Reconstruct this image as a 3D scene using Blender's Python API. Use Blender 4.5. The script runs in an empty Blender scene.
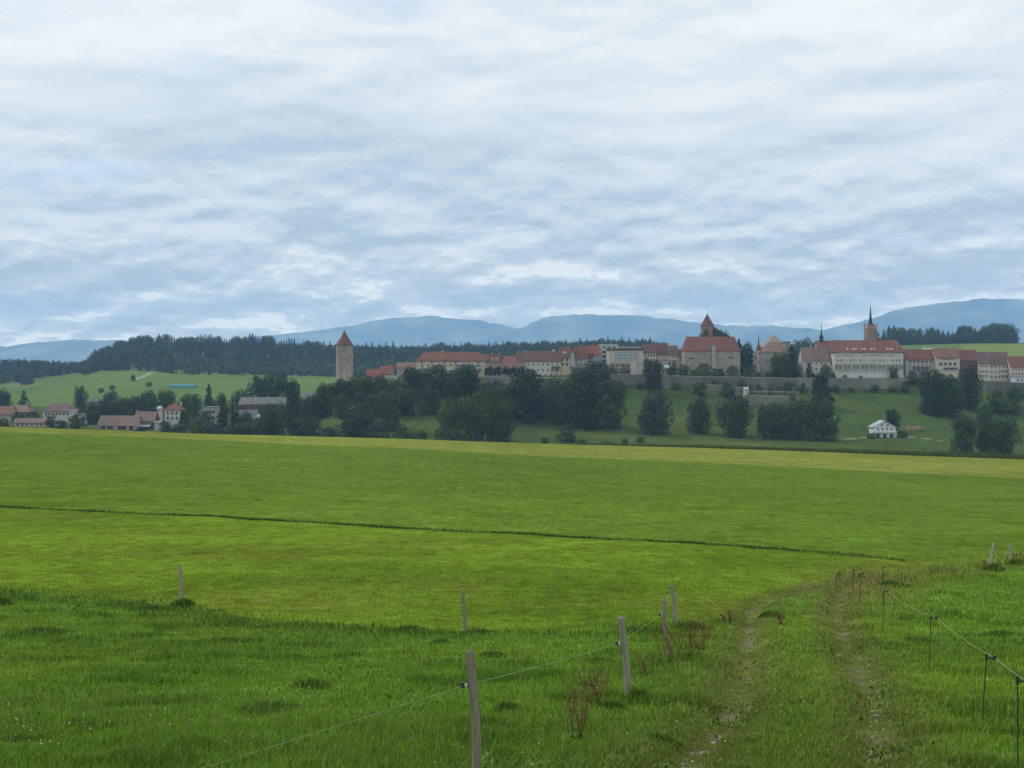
import bpy, math, random
import numpy as np
from mathutils import Vector, Matrix
rng = np.random.default_rng(7)
random.seed(7)
S = bpy.context.scene
COL = S.collection
F = 1206.0          # focal length in pixels of a 1024 wide frame
HZ = 363.0          # row of the horizon
R = math.radians

# ------------------------------------------------------------------ numpy noise
_perm = rng.permutation(4096)
_val = rng.random(4096)
def vnoise(x, y):
    xi = np.floor(x).astype(np.int64); yi = np.floor(y).astype(np.int64)
    fx = x - xi; fy = y - yi
    fx = fx*fx*(3-2*fx); fy = fy*fy*(3-2*fy)
    def h(a, b): return _val[(_perm[a & 4095] + b*57) & 4095]
    a = h(xi, yi); b = h(xi+1, yi); c = h(xi, yi+1); d = h(xi+1, yi+1)
    return (a*(1-fx)+b*fx)*(1-fy) + (c*(1-fx)+d*fx)*fy
def fbm(x, y, o=4):
    s = 0; a = .5; t = 0
    for i in range(o):
        s = s + a*vnoise(x*2**i+13.7*i, y*2**i+7.3*i); t += a; a *= .5
    return s/t
def sstep(a, b, x):
    t = np.clip((x-a)/(b-a), 0, 1); return t*t*(3-2*t)

# ------------------------------------------------------------------ terrain
def pchip(xk, yk, x):
    xk = np.asarray(xk, float); yk = np.asarray(yk, float)
    h = np.diff(xk); dl = np.diff(yk)/h
    m = np.zeros(len(xk)); m[0] = dl[0]; m[-1] = dl[-1]
    for i in range(1, len(xk)-1):
        if dl[i-1]*dl[i] > 0:
            w1 = 2*h[i]+h[i-1]; w2 = h[i]+2*h[i-1]
            m[i] = (w1+w2)/(w1/dl[i-1]+w2/dl[i])
    x = np.clip(x, xk[0], xk[-1])
    i = np.clip(np.searchsorted(xk, x, side='right')-1, 0, len(xk)-2)
    t = (x-xk[i])/h[i]
    return ((1+2*t)*(1-t)**2*yk[i] + t*(1-t)**2*h[i]*m[i] + t*t*(3-2*t)*yk[i+1] + t*t*(t-1)*h[i]*m[i+1])

CU = [-300, 0, 82, 100, 200, 300, 344, 420, 520, 640, 700, 760, 830, 900, 1024, 1324]
CREST_U = [-300, 0, 200, 400, 512, 700, 850, 1024, 1324]
CREST_P = [418, 427, 434, 439, 443, 448, 453, 460, 472]
NEAR = [(-60, -.6), (-20, -1.1), (0, -1.7), (6, -2.75), (11, -3.75), (16, -4.43), (22, -5.45), (31, -6.86), (37, -7.4), (49, -8.4), (75, -10.4), (115, -13.1), (185, -16.4), (260, -18.7), (300, -19.9)]
FARY = [620, 680, 740, 784, 798, 860, 960, 1100, 1300, 1500, 1700, 1900]
FAR = {
 0:   [440, 434, 427, 423, 421, 416, 410, 405, 399, 391, 386, 368],
 82:  [442, 436, 429.5, 426, 424.5, 418, 411.5, 405.5, 397, 385, 376, 371],
 100: [442, 436, 430, 427, 425, 419, 412, 406, 396, 383, 370, 358],
 200: [447, 440, 432, 427, 425, 419, 411, 404, 393, 383, 371, 352],
 300: [447, 440, 428, 418, 412, 408, 407, 403, 391, 381, 374, 353],
 344: [446, 438, 420, 400, 385, 385, 396, 402, 390, 381, 376, 355],
 420: [448, 440, 418, 398, 382, 380, 388, 400, 390, 381, 372, 355],
 520: [449, 440, 414, 391, 377, 374, 380, 395, 385, 378, 368, 353],
 640: [450, 436, 410, 387, 377, 372, 380, 395, 385, 376, 366, 349],
 700: [451, 437, 411, 388, 376, 372, 380, 395, 385, 375, 366, 362],
 760: [451, 438, 413, 392, 377, 373, 380, 395, 385, 372, 362, 358],
 830: [450, 436, 412, 391, 378, 374, 380, 395, 378, 365, 352, 352],
 900: [449, 434, 411, 391, 379, 374, 380, 390, 370, 356, 345, 347],
 1024:[452, 440, 418, 394, 382, 379, 380, 380, 366, 354, 343, 346]}
FAR[-300] = FAR[0]; FAR[1324] = FAR[1024]
def _wt(Y): return float(np.interp(Y, [40, 75, 115, 185, 300], [0, .4, .7, .9, 1]))
TY = np.concatenate([np.arange(-60, 60, .25), np.geomspace(60, 420, 500)[0:-1], np.arange(420, 1000, 2.), np.geomspace(1000, 18000, 400)])
_tab = []
for u in CU:
    ys, zs = [], []
    cp = float(np.interp(u, CREST_U, CREST_P))
    for (Y, z) in NEAR:
        ys.append(Y); zs.append(z - (cp-443)/F*Y*_wt(Y) if Y > 40 else z)
    for Y, off in ((340, 3.5), (420, 14), (520, 22)):
        ys.append(Y); zs.append(-(cp+off-HZ)/F*Y)
    for Y, p in zip(FARY, FAR[u]):
        ys.append(Y); zs.append(-(p-HZ)/F*Y)
    ys += [2400, 4000, 18000]; zs += [-25, -60, -110]
    _tab.append(pchip(ys, zs, TY))
_tab = np.array(_tab)                       # columns x depth
# denser columns by pchip over u
UU = np.arange(-300, 1325, 8.)
_T = np.stack([pchip(CU, _tab[:, j], UU) for j in range(len(TY))], 1)

RUTS = []      # filled with world polylines below
def pxof(X, Y): return 512 + F*X/np.maximum(Y, 1)
def base_z(X, Y):
    X = np.asarray(X, float); Y = np.asarray(Y, float)
    u = np.clip(512+F*X/np.maximum(Y, 40.), -300, 1323.9)
    fu = (u+300)/8; iu = np.clip(fu.astype(int), 0, len(UU)-2); tu = fu-iu
    iy = np.clip(np.searchsorted(TY, Y, side='right')-1, 0, len(TY)-2)
    ty = np.clip((Y-TY[iy])/(TY[iy+1]-TY[iy]), 0, 1)
    a = _T[iu, iy]*(1-ty)+_T[iu, iy+1]*ty
    b = _T[iu+1, iy]*(1-ty)+_T[iu+1, iy+1]*ty
    return a*(1-tu)+b*tu
def poly_dist(X, Y, pts):
    d = np.full(np.shape(X), 1e9)
    for (x0, y0), (x1, y1) in zip(pts[:-1], pts[1:]):
        dx, dy = x1-x0, y1-y0; L = dx*dx+dy*dy+1e-9
        t = np.clip(((X-x0)*dx+(Y-y0)*dy)/L, 0, 1)
        d = np.minimum(d, np.hypot(X-(x0+t*dx), Y-(y0+t*dy)))
    return d
def ground_z(X, Y):
    X = np.asarray(X, float); Y = np.asarray(Y, float)
    z = base_z(X, Y)
    near = 1-sstep(60, 110, Y)
    z = z + near*((fbm(X*.45, Y*.45, 3)-.5)*.22 + (fbm(X*1.6+9, Y*1.6, 2)-.5)*.07)
    mid = sstep(60, 110, Y)*(1-sstep(280, 330, Y))
    z = z + mid*(fbm(X*.03, Y*.02, 3)-.5)*.5
    far = sstep(560, 640, Y)*(1-sstep(770, 782, Y))
    z = z + far*(fbm(X*.035+3, Y*.035, 4)-.5)*2.2
    z = z + sstep(1050, 1200, Y)*(fbm(X*.006, Y*.006, 3)-.5)*3
    for r in RUTS:
        m = (Y < 60)
        if np.any(m):
            d = np.where(m, poly_dist(X, Y, r), 9)
            z = z - .09*np.exp(-(d/.28)**2) + .03*np.exp(-((d-.55)/.25)**2)
    return z
def gz(X, Y): return float(ground_z(np.array([X]), np.array([Y]))[0])
_RY = np.concatenate([np.geomspace(5, 420, 3000), np.arange(420, 1000, .5), np.geomspace(1000, 2300, 900)])
def inv(px, py, ymin=0, ymax=1e9):
    """where the ground shows at this pixel: (X, Y)"""
    m = (_RY >= ymin) & (_RY <= ymax); Y = _RY[m]; X = (px-512)/F*Y
    p = HZ - base_z(X, Y)/Y*F
    k = np.nonzero(p <= py)[0]
    i = k[0] if len(k) else int(np.argmin(np.abs(p-py)))
    return float(X[i]), float(Y[i])
def at(px, py, Y): return Vector(((px-512)/F*Y, Y, -(py-HZ)/F*Y))
def world_line(pts, ymin=0, ymax=299): return [inv(a, b, ymin, ymax) for a, b in pts]

RUT_PX = [[(672, 790), (690, 764), (715, 730), (738, 700), (748, 670), (748, 640), (752, 612), (775, 597), (815, 584)],
          [(884, 800), (882, 764), (876, 715), (862, 672), (845, 640), (836, 612), (842, 592), (862, 580)]]
_r = [world_line(p, 5, 60) for p in RUT_PX]
RUTS = _r

# field edges, world polylines seen as these pixels
L1 = world_line([(-260, 560), (0, 590), (110, 600), (255, 620), (400, 630), (510, 633), (640, 632), (700, 628), (745, 612), (790, 592), (840, 580), (900, 582), (945, 578), (1000, 570), (1024, 563), (1200, 530)], 5)
L2 = world_line([(-200, 496), (0, 507), (200, 516), (430, 530), (600, 538), (700, 543), (790, 550), (860, 555), (915, 562), (960, 563), (1024, 556), (1200, 530)], 5)
L3 = world_line([(-200, 474), (0, 481), (250, 489), (500, 498), (760, 505), (1024, 513), (1200, 520)], 5)
L4 = world_line([(-200, 429), (0, 432), (200, 440), (400, 448), (512, 455), (700, 463), (850, 470), (1024, 479), (1200, 490)], 5)
def past(X, Y, line):
    """metres beyond (+) or before (-) a field edge, measured in depth along the view column"""
    u = X/np.maximum(Y, 3)
    lu = np.array([a/b for a, b in line]); ly = np.array([b for a, b in line])
    o = np.argsort(lu)
    return Y-np.interp(u, lu[o], ly[o])

C = lambda *v: np.array(v, float)
PAST = C(.100, .184, .024); MEADOW = C(.128, .202, .020); STRIP = C(.106, .172, .022); CROP = C(.100, .160, .023); GOLD = C(.172, .205, .040)
SLOPE = C(.060, .092, .024); SOIL = C(.165, .150, .105); DRY = C(.17, .145, .055)
PATHS = [[inv(a, b, 600, 790) for a, b in ((838, 441), (850, 440), (862, 438.5), (872, 437.5), (905, 437), (940, 441))],
         [inv(a, b, 700, 790) for a, b in ((668, 385), (690, 388), (712, 391), (735, 394))]]
FARPATH = [inv(a, b, 1050, 1900) for a, b in ((50, 374), (70, 370.5), (88, 367.5))], [inv(a, b, 1050, 1900) for a, b in ((133, 380), (142, 377), (152, 372))]
def field_color(X, Y):
    X = np.asarray(X, float); Y = np.asarray(Y, float)
    n1 = fbm(X*.12, Y*.12, 4); n2 = fbm(X*.9+31, Y*.9, 3); n3 = fbm(X*.02+5, Y*.02, 4)
    w1 = (fbm(X*.5, Y*.5+50, 3)-.5)
    w = np.full(X.shape+(1,), 0.)
    def mix(a, b, t): return a*(1-t[..., None]) + b*t[..., None]
    c = np.broadcast_to(PAST, X.shape+(3,)).copy()
    c = c*(0.72+.55*n1)[..., None]
    c = mix(c, c*C(1.55, 1.22, .95), sstep(.5, .75, fbm(X*.25+77, Y*.25, 4))*.32)
    c = mix(c, C(.022, .062, .012), sstep(.60, .70, n2)*.35)
    d1 = past(X, Y, L1)+w1*2.2
    me = MEADOW*(.80+.40*n1)[..., None]
    me = mix(me, C(.075, .14, .014)*np.ones_like(me), sstep(.45, .62, fbm(X*.05+3, Y*.05, 4))*.55)
    me = mix(me, C(.15, .145, .03)*np.ones_like(me), sstep(.56, .68, fbm(X*.11+40, Y*.16, 4))*.28)
    t = sstep(-.5, .9, d1)
    c = mix(c, me, t)
    edge = np.exp(-((d1+1.4)/1.3)**2)
    c = mix(c, C(.026, .072, .012)*np.ones_like(c), edge*.14)
    d2 = past(X, Y, L2)+w1*.8
    st = STRIP*(.70+.34*n3+.26*fbm(X*.3+5, Y*.14, 3))[..., None]
    c = mix(c, st, sstep(-.3, .3, d2))
    u = pxof(X, Y)
    c = mix(c, C(.018, .05, .010)*np.ones_like(c), np.exp(-(d2/.9)**2)*.62*(1-sstep(840, 920, u)))
    d3 = past(X, Y, L3)
    rows = .5+.5*np.sin((Y-.22*X)*2.2+3*fbm(X*.03, Y*.03, 2))
    cr = CROP*(.66+.40*n3+.12*rows+.18*fbm(X*.25, Y*.12, 3))[..., None]
    c = mix(c, cr, sstep(-2, 3, d3+6*(n3-.5)))
    d4 = past(X, Y, L4)
    go = GOLD*(.70+.36*n3+.24*fbm(X*.25+15, Y*.1, 3))[..., None]
    c = mix(c, go, sstep(-3, 4, d4+8*(n3-.5)))
    hi = sstep(298, 330, Y)
    sl = SLOPE*(.70+.55*fbm(X*.04, Y*.04, 4))[..., None]
    sl = mix(sl, C(.105, .13, .028)*np.ones_like(sl), sstep(.5, .66, fbm(X*.018+9, Y*.02, 4))*.5)
    c = mix(c, sl, hi)
    for p in PATHS:
        d = poly_dist(X, Y, p)
        c = mix(c, C(.30, .28, .22)*np.ones_like(c), (1-sstep(.8, 2.2, d))*(Y > 600)*.8)
    # meadow beyond the town
    ff = sstep(1020, 1090, Y)
    fm = C(.105, .158, .034)*(.82+.36*fbm(X*.01, Y*.006, 4))[..., None]
    lime = (sstep(944, 958, u-(Y-1500)*.12)*(1-sstep(1640, 1665, Y)))
    fm = mix(fm, C(.165, .20, .036)*np.ones_like(fm), lime*.9)
    fm = mix(fm, C(.30, .27, .20)*np.ones_like(fm), sstep(995, 1003, u)*sstep(1660, 1675, Y)*.8)
    fm = mix(fm, C(.25, .20, .11)*np.ones_like(fm), np.exp(-((u-24)/17)**4)*np.exp(-((Y-1690+(u-24)*1.5)/45)**4)*.65*(u < 60))
    fm = mix(fm, C(.17, .19, .06)*np.ones_like(fm), sstep(195, 210, u)*np.exp(-((Y-1485)/24)**4)*.5)
    for p in FARPATH:
        fm = mix(fm, C(.42, .40, .32)*np.ones_like(fm), (1-sstep(1., 4.5, poly_dist(X, Y, p)))*.7)
    c = mix(c, fm, ff)
    # ruts and the dry strip of the track
    if np.any(Y < 62):
        nr = fbm(X*2.2, Y*2.2+9, 3)
        for r in RUTS:
            d = np.where(Y < 62, poly_dist(X, Y, r), 99)
            c = mix(c, C(.10, .115, .034)*np.ones_like(c), np.exp(-(d/.7)**2)*.75)
            c = mix(c, C(.135, .13, .05)*np.ones_like(c), np.exp(-(d/.20)**2)*sstep(.36, .62, nr)*.45)
            c = mix(c, SOIL*(.75+.5*nr)[..., None], sstep(.66, .80, nr*.8+.28*np.exp(-(d/.2)**2)-.04)*np.exp(-(d/.24)**2)*.8)
        dd = np.exp(-(((u-870)/52)**2)) * np.exp(-((Y-44)/7)**2)
        dd = np.maximum(dd, .8*np.exp(-((u-1024)/40)**2)*np.exp(-((past(X, Y, L1)-.5)/2.2)**2))
        dd = np.maximum(dd, .6*np.exp(-((u-835)/26)**2)*np.exp(-((Y-38)/5)**2))
        c = mix(c, DRY*np.ones_like(c), np.clip(dd*(.2+.8*n2), 0, .6)*(Y < 70))
    return np.clip(c, .003, .8)

# ------------------------------------------------------------------ materials
def nodes_of(name):
    m = bpy.data.materials.new(name); m.use_nodes = True
    nt = m.node_tree; b = nt.nodes['Principled BSDF']
    return m, nt, b
def N(nt, t, **kw):
    n = nt.nodes.new(t)
    for k, v in kw.items():
        if k in n.inputs.keys() if isinstance(k, str) else False: n.inputs[k].default_value = v
        else: setattr(n, k, v)
    return n
def surf(name, col, rough=.85, var=.2, scale=1.5, bump=0, attr=None, metal=0, stretch=(1, 1, 1), spec=.3, col2=None):
    """procedural surface: base colour, two sizes of blotches, fine bump; attr = vertex colour to multiply in"""
    m, nt, b = nodes_of(name); L = nt.links.new
    tc = nt.nodes.new('ShaderNodeTexCoord'); mp = nt.nodes.new('ShaderNodeMapping'); mp.inputs['Scale'].default_value = stretch
    L(tc.outputs['Object'], mp.inputs[0])
    n1 = nt.nodes.new('ShaderNodeTexNoise'); n1.inputs['Scale'].default_value = scale; n1.inputs['Detail'].default_value = 6
    n2 = nt.nodes.new('ShaderNodeTexNoise'); n2.inputs['Scale'].default_value = scale*.17; n2.inputs['Detail'].default_value = 3
    L(mp.outputs[0], n1.inputs[0]); L(mp.outputs[0], n2.inputs[0])
    ad = nt.nodes.new('ShaderNodeMath'); ad.operation = 'ADD'; L(n1.outputs[0], ad.inputs[0]); L(n2.outputs[0], ad.inputs[1])
    mr = nt.nodes.new('ShaderNodeMapRange'); mr.inputs[1].default_value = .65; mr.inputs[2].default_value = 1.35
    mr.inputs[3].default_value = 1-var; mr.inputs[4].default_value = 1+var; L(ad.outputs[0], mr.inputs[0])
    vm = nt.nodes.new('ShaderNodeVectorMath'); vm.operation = 'SCALE'; L(mr.outputs[0], vm.inputs['Scale'])
    if attr:
        at_ = nt.nodes.new('ShaderNodeAttribute'); at_.attribute_name = attr
        mu = nt.nodes.new('ShaderNodeVectorMath'); mu.operation = 'MULTIPLY'; mu.inputs[1].default_value = col[:3]
        L(at_.outputs['Color'], mu.inputs[0]); L(mu.outputs[0], vm.inputs[0])
    elif col2:
        mx = nt.nodes.new('ShaderNodeMix'); mx.data_type = 'RGBA'; mx.inputs[6].default_value = (*col, 1); mx.inputs[7].default_value = (*col2, 1)
        rp = nt.nodes.new('ShaderNodeMapRange'); rp.inputs[1].default_value = .42; rp.inputs[2].default_value = .6; L(n1.outputs[0], rp.inputs[0])
        L(rp.outputs[0], mx.inputs[0]); L(mx.outputs[2], vm.inputs[0])
    else:
        vm.inputs[0].default_value = col[:3]
    L(vm.outputs[0], b.inputs['Base Color'])
    b.inputs['Roughness'].default_value = rough; b.inputs['Metallic'].default_value = metal
    b.inputs['Specular IOR Level'].default_value = spec
    if bump:
        bp = nt.nodes.new('ShaderNodeBump'); bp.inputs['Strength'].default_value = bump; bp.inputs['Distance'].default_value = .2
        L(n1.outputs[0], bp.inputs['Height']); L(bp.outputs[0], b.inputs['Normal'])
    return m

# ------------------------------------------------------------------ mesh builder
class MB:
    def __init__(s): s.v = []; s.f = []
    def add(s, vs, fs):
        o = len(s.v); s.v += [tuple(v) for v in vs]; s.f += [tuple(i+o for i in f) for f in fs]; return s
    def box(s, x0, x1, y0, y1, z0, z1):
        v = [(x, y, z) for z in (z0, z1) for y in (y0, y1) for x in (x0, x1)]
        return s.add(v, [(0, 2, 3, 1), (4, 5, 7, 6), (0, 1, 5, 4), (1, 3, 7, 5), (3, 2, 6, 7), (2, 0, 4, 6)])
    def loft(s, rings, cap=True):
        n = len(rings[0]); v = [p for r in rings for p in r]; f = []
        for k in range(len(rings)-1):
            for i in range(n):
                j = (i+1) % n; f.append((k*n+i, k*n+j, (k+1)*n+j, (k+1)*n+i))
        if cap: f.append(tuple(range(n))[::-1]); f.append(tuple(range((len(rings)-1)*n, len(rings)*n)))
        return s.add(v, f)
    def tube(s, pts, rad, n=7):
        rings = []; pts = [Vector(p) for p in pts]
        for k, p in enumerate(pts):
            d = (pts[min(k+1, len(pts)-1)]-pts[max(k-1, 0)]).normalized()
            a = d.orthogonal().normalized() if abs(d.z) < .95 else Vector((1, 0, 0)); a = (a-d*a.dot(d)).normalized(); b = d.cross(a)
            r = rad[k] if isinstance(rad, (list, tuple)) else rad
            rings.append([tuple(p+a*(r*math.cos(2*math.pi*i/n))+b*(r*math.sin(2*math.pi*i/n))) for i in range(n)])
        return s.loft(rings)
    def cyl(s, x, y, z0, z1, r0, r1=None, n=20):
        r1 = r0 if r1 is None else r1
        return s.loft([[(x+r*math.cos(2*math.pi*i/n), y+r*math.sin(2*math.pi*i/n), z) for i in range(n)] for r, z in ((r0, z0), (max(r1, .01), z1))])
    def build(s, name, mat, parent=None, smooth=False, loc=None):
        me = bpy.data.meshes.new(name); me.from_pydata(s.v, [], s.f); me.validate(); me.update()
        me.materials.append(mat)
        if smooth: me.shade_smooth()
        return link(name, me, parent, loc)
def link(name, me, parent=None, loc=None):
    o = bpy.data.objects.new(name, me); COL.objects.link(o)
    if parent: o.parent = parent
    if loc is not None: o.location = loc
    return o
def np_mesh(name, V, faces_flat, nper, mat, colors=None, attr='Col', smooth=False):
    """fast mesh: V (n,3), faces_flat ints, nper array of loop counts"""
    me = bpy.data.meshes.new(name)
    me.vertices.add(len(V)); me.vertices.foreach_set('co', np.ascontiguousarray(V, dtype=np.float32).ravel())
    me.loops.add(len(faces_flat)); me.loops.foreach_set('vertex_index', np.asarray(faces_flat, dtype=np.int32))
    nper = np.asarray(nper, dtype=np.int32); me.polygons.add(len(nper))
    st = np.zeros(len(nper), dtype=np.int32); st[1:] = np.cumsum(nper)[:-1]
    me.polygons.foreach_set('loop_start', st); me.polygons.foreach_set('loop_total', nper)
    if smooth: me.polygons.foreach_set('use_smooth', np.ones(len(nper), dtype=bool))
    me.update(calc_edges=True)
    if colors is not None:
        a = me.color_attributes.new(attr, 'FLOAT_COLOR', 'POINT')
        c4 = np.ones((len(V), 4), dtype=np.float32); c4[:, :3] = colors
        a.data.foreach_set('color', c4.ravel())
    me.materials.append(mat)
    return me
def tag(o, label=None, cat=None, group=None, kind=None):
    if label: o['label'] = label
    if cat: o['category'] = cat
    if group: o['group'] = group
    if kind: o['kind'] = kind
    return o
def empty(name, loc, rz=0):
    o = bpy.data.objects.new(name, None); COL.objects.link(o); o.location = loc; o.rotation_euler = (0, 0, rz); o.empty_display_size = .3
    return o
# ------------------------------------------------------------------ ground sheet
vv = np.concatenate([np.linspace(-1.5, -.56, 16)[:-1], np.arange(-.56, .5601, .002), np.linspace(.56, 1.5, 16)[1:]])
ysh = [5.]
while ysh[-1] < 9800:
    r = ysh[-1]-25
    k = 1.012 if r < 5 else (1.006 if r < 420 else (1.008 if r < 1000 else (1.012 if r < 2400 else 1.04)))
    ysh.append(ysh[-1]*k)
Yr = np.array(ysh)-25
GX = vv[None, :]*(Yr+25)[:, None]; GY = np.repeat(Yr[:, None], len(vv), 1)
GZ = ground_z(GX, GY)
V = np.stack([GX, GY, GZ], -1).reshape(-1, 3)
nr, nc = GX.shape
i0 = (np.arange(nr-1)[:, None]*nc+np.arange(nc-1)[None, :]).ravel()
q = np.stack([i0, i0+1, i0+1+nc, i0+nc], 1)
gcol = field_color(GX, GY).reshape(-1, 3)
def ground_mat():
    m, nt, b = nodes_of('field_grass'); L = nt.links.new
    a = nt.nodes.new('ShaderNodeAttribute'); a.attribute_name = 'Col'
    tc = nt.nodes.new('ShaderNodeTexCoord')
    def noise(s, det, st=(1, 1, 1)):
        mp = nt.nodes.new('ShaderNodeMapping'); mp.inputs['Scale'].default_value = st; L(tc.outputs['Object'], mp.inputs[0])
        n = nt.nodes.new('ShaderNodeTexNoise'); n.inputs['Scale'].default_value = s; n.inputs['Detail'].default_value = det; n.inputs['Roughness'].default_value = .65
        L(mp.outputs[0], n.inputs[0]); return n.outputs[0]
    n1 = noise(9, 5); n2 = noise(1.5, 7); n5 = noise(1.5, 7, (1, .2, 1)); n6 = noise(.5, 5, (.6, .35, 1)); n3 = noise(.22, 4)
    def mrange(s, lo, hi):
        r = nt.nodes.new('ShaderNodeMapRange'); r.inputs[1].default_value = .3; r.inputs[2].default_value = .7; r.inputs[3].default_value = lo; r.inputs[4].default_value = hi
        L(s, r.inputs[0]); return r.outputs[0]
    def mul(x, y):
        k = nt.nodes.new('ShaderNodeMath'); k.operation = 'MULTIPLY'; L(x, k.inputs[0]); L(y, k.inputs[1]); return k.outputs[0]
    f = mul(mul(mrange(n5, .80, 1.20), mrange(n6, .94, 1.06)), mul(mul(mrange(n1, .62, 1.38), mrange(n2, .60, 1.40)), mrange(n3, .82, 1.18)))
    vm = nt.nodes.new('ShaderNodeVectorMath'); vm.operation = 'SCALE'; L(a.outputs['Color'], vm.inputs[0]); L(f, vm.inputs['Scale'])
    hs = nt.nodes.new('ShaderNodeHueSaturation'); L(vm.outputs[0], hs.inputs['Color'])
    L(mrange(n2, .485, .515), hs.inputs['Hue'])
    L(hs.outputs[0], b.inputs['Base Color']); b.inputs['Roughness'].default_value = .9; b.inputs['Specular IOR Level'].default_value = 0.
    ad = nt.nodes.new('ShaderNodeMath'); ad.operation = 'ADD'; L(n1, ad.inputs[0]); L(n2, ad.inputs[1])
    bp = nt.nodes.new('ShaderNodeBump'); bp.inputs['Strength'].default_value = .7; bp.inputs['Distance'].default_value = .15
    L(ad.outputs[0], bp.inputs['Height']); L(bp.outputs[0], b.inputs['Normal'])
    return m
me = np_mesh('ground', V, q.ravel(), np.full(len(q), 4), ground_mat(), gcol, smooth=True)
g_ = link('ground', me); tag(g_, 'rolling green farmland of pasture, mown meadow and crop strips', 'ground', kind='structure')

# ------------------------------------------------------------------ mountains on the horizon
MT = surf('forested_mountain', (.03, .05, .035), .95, .5, .0022, col2=(.20, .23, .13), stretch=(1, .5, 2.5))
def ridge(name, label, pts, Yc, depth):
    us = np.arange(pts[0][0], pts[-1][0]+.1, 2.5); pu = [a for a, b in pts]; pp = [b for a, b in pts]
    top = -(pchip(pu, pp, us)-HZ)/F*Yc
    top = top + (fbm(us*.11+Yc, us*0+3, 6)-.5)*Yc*.0026
    ts = np.linspace(-1, 1, 33)
    Vs = []
    for t in ts:
        Y = Yc+t*depth; X = (us-512)/F*Yc
        h = (np.maximum(0, 1-abs(t)))**.85
        sp = (fbm(X*.0016+2, Y*.0009+us*0+Yc, 4)-.5)*abs(t)*(1-abs(t))*4*160
        Vs.append(np.stack([X, Y+us*0, -120+(top+120)*h+sp*(h)], 1))
    nn = len(us); Vv = np.concatenate(Vs)
    i0 = (np.arange(len(ts)-1)[:, None]*nn+np.arange(nn-1)[None]).ravel()
    q = np.stack([i0, i0+1, i0+1+nn, i0+nn], 1)
    o = link(name, np_mesh(name, Vv, q.ravel(), np.full(len(q), 4), MT, smooth=True))
    tag(o, label, 'mountain', kind='structure')
MY = 14500
ridge('mountain_ridge', 'broad blue mountain with a rounded summit left of centre', [(130, 372), (190, 352), (240, 339), (280, 334), (320, 330), (350, 326), (375, 321), (400, 318), (430, 316.5), (455, 318), (480, 321), (505, 326), (540, 332), (600, 340), (700, 355), (760, 372)], MY, 900)
ridge('mountain_ridge', 'long flat topped blue mountain behind the castle', [(400, 372), (440, 352), (480, 340), (505, 333), (520, 329), (535, 321), (550, 316), (575, 315), (600, 315), (640, 316), (660, 318), (690, 322), (720, 325), (770, 326), (800, 328), (830, 331), (870, 337), (930, 350), (1000, 372)], MY-900, 800)
ridge('mountain_ridge', 'blue mountain rising at the right behind the church spire', [(720, 372), (770, 350), (800, 337), (830, 328), (850, 324), (870, 319), (900, 309), (930, 304), (960, 301), (985, 299), (1010, 299), (1040, 301), (1100, 304), (1200, 325), (1300, 372)], MY-1700, 800)
ridge('mountain_ridge', 'low pale blue hill on the horizon at far left', [(-300, 372), (-120, 356), (-40, 353), (0, 347), (30, 343), (75, 340), (110, 339.5), (150, 342), (190, 346), (240, 354), (330, 372)], MY-1300, 800)
# ------------------------------------------------------------------ foliage prototypes (unit: 1 wide, 1 high)
def leaf_cloud(P, Nn, size, tone, r):
    """quads at P facing about Nn; returns V, q, colours"""
    n = len(P)
    d = Nn + r.normal(0, .55, (n, 3)); d /= np.linalg.norm(d, axis=1)[:, None]+1e-9
    a = np.cross(d, r.normal(0, 1, (n, 3))); a /= np.linalg.norm(a, axis=1)[:, None]+1e-9
    b = np.cross(d, a)
    sx = (size*(.6+.8*r.random(n)))[:, None]; sy = (size*(.45+.6*r.random(n)))[:, None]
    V = np.stack([P-a*sx*.5, P-b*sy*.5, P+a*sx*.5, P+b*sy*.5], 1).reshape(-1, 3)
    q = np.arange(n*4)
    c = np.repeat(tone, 4, 0)
    return V, q, c
def crown_broad(seed, nleaf=2600, nl=24, leaf=.055, shape='round', lo=.12):
    r = np.random.default_rng(seed)
    cen, rad, tn = [], [], []
    for i in range(nl):
        t = (i+.5)/nl; z = lo+.1+(0.80-lo)*t
        if shape == 'round': env = math.sqrt(max(.02, 1-((z-.47)/.56)**2))*.40
        elif shape == 'cone': env = .36*(1-z)**.7+.02
        else: env = .30*(1-abs(z-.45)*.9)
        a = i*2.399+r.normal(0, .4); k = (r.random()**.5)*env
        cen.append((math.cos(a)*k, math.sin(a)*k, z+r.normal(0, .03))); rad.append((.115+.10*r.random())*(1 if shape == 'round' else .75))
        tn.append(.60+.80*r.random())
    cen = np.array(cen); rad = np.array(rad); tn = np.array(tn)
    w = rad**2; idx = r.choice(nl, nleaf, p=w/w.sum())
    d = r.normal(0, 1, (nleaf, 3)); d /= np.linalg.norm(d, axis=1)[:, None]
    k = rad[idx]*(.70+.38*r.random(nleaf))
    asp = np.array([1., 1., .95])
    P = cen[idx]+d*k[:, None]*asp
    core = np.linalg.norm((P-np.array([0, 0, .5])), axis=1)
    Nn = d*.7+(P-np.array([0, 0, .45]))*.9
    ltone = tn[idx]*(.8+.4*r.random(nleaf))
    hue = r.normal(0, .06, nleaf)
    tone = np.stack([ltone*(1+hue), ltone, ltone*(1-hue*.5)], 1)
    V, q, c = leaf_cloud(P, Nn, leaf, tone, r)
    s = np.percentile(np.hypot(V[:, 0], V[:, 1]), 94)*2; V[:, :2] /= max(s, .2); V[:, 2] /= np.percentile(V[:, 2], 99.6)
    return V, q, c
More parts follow.
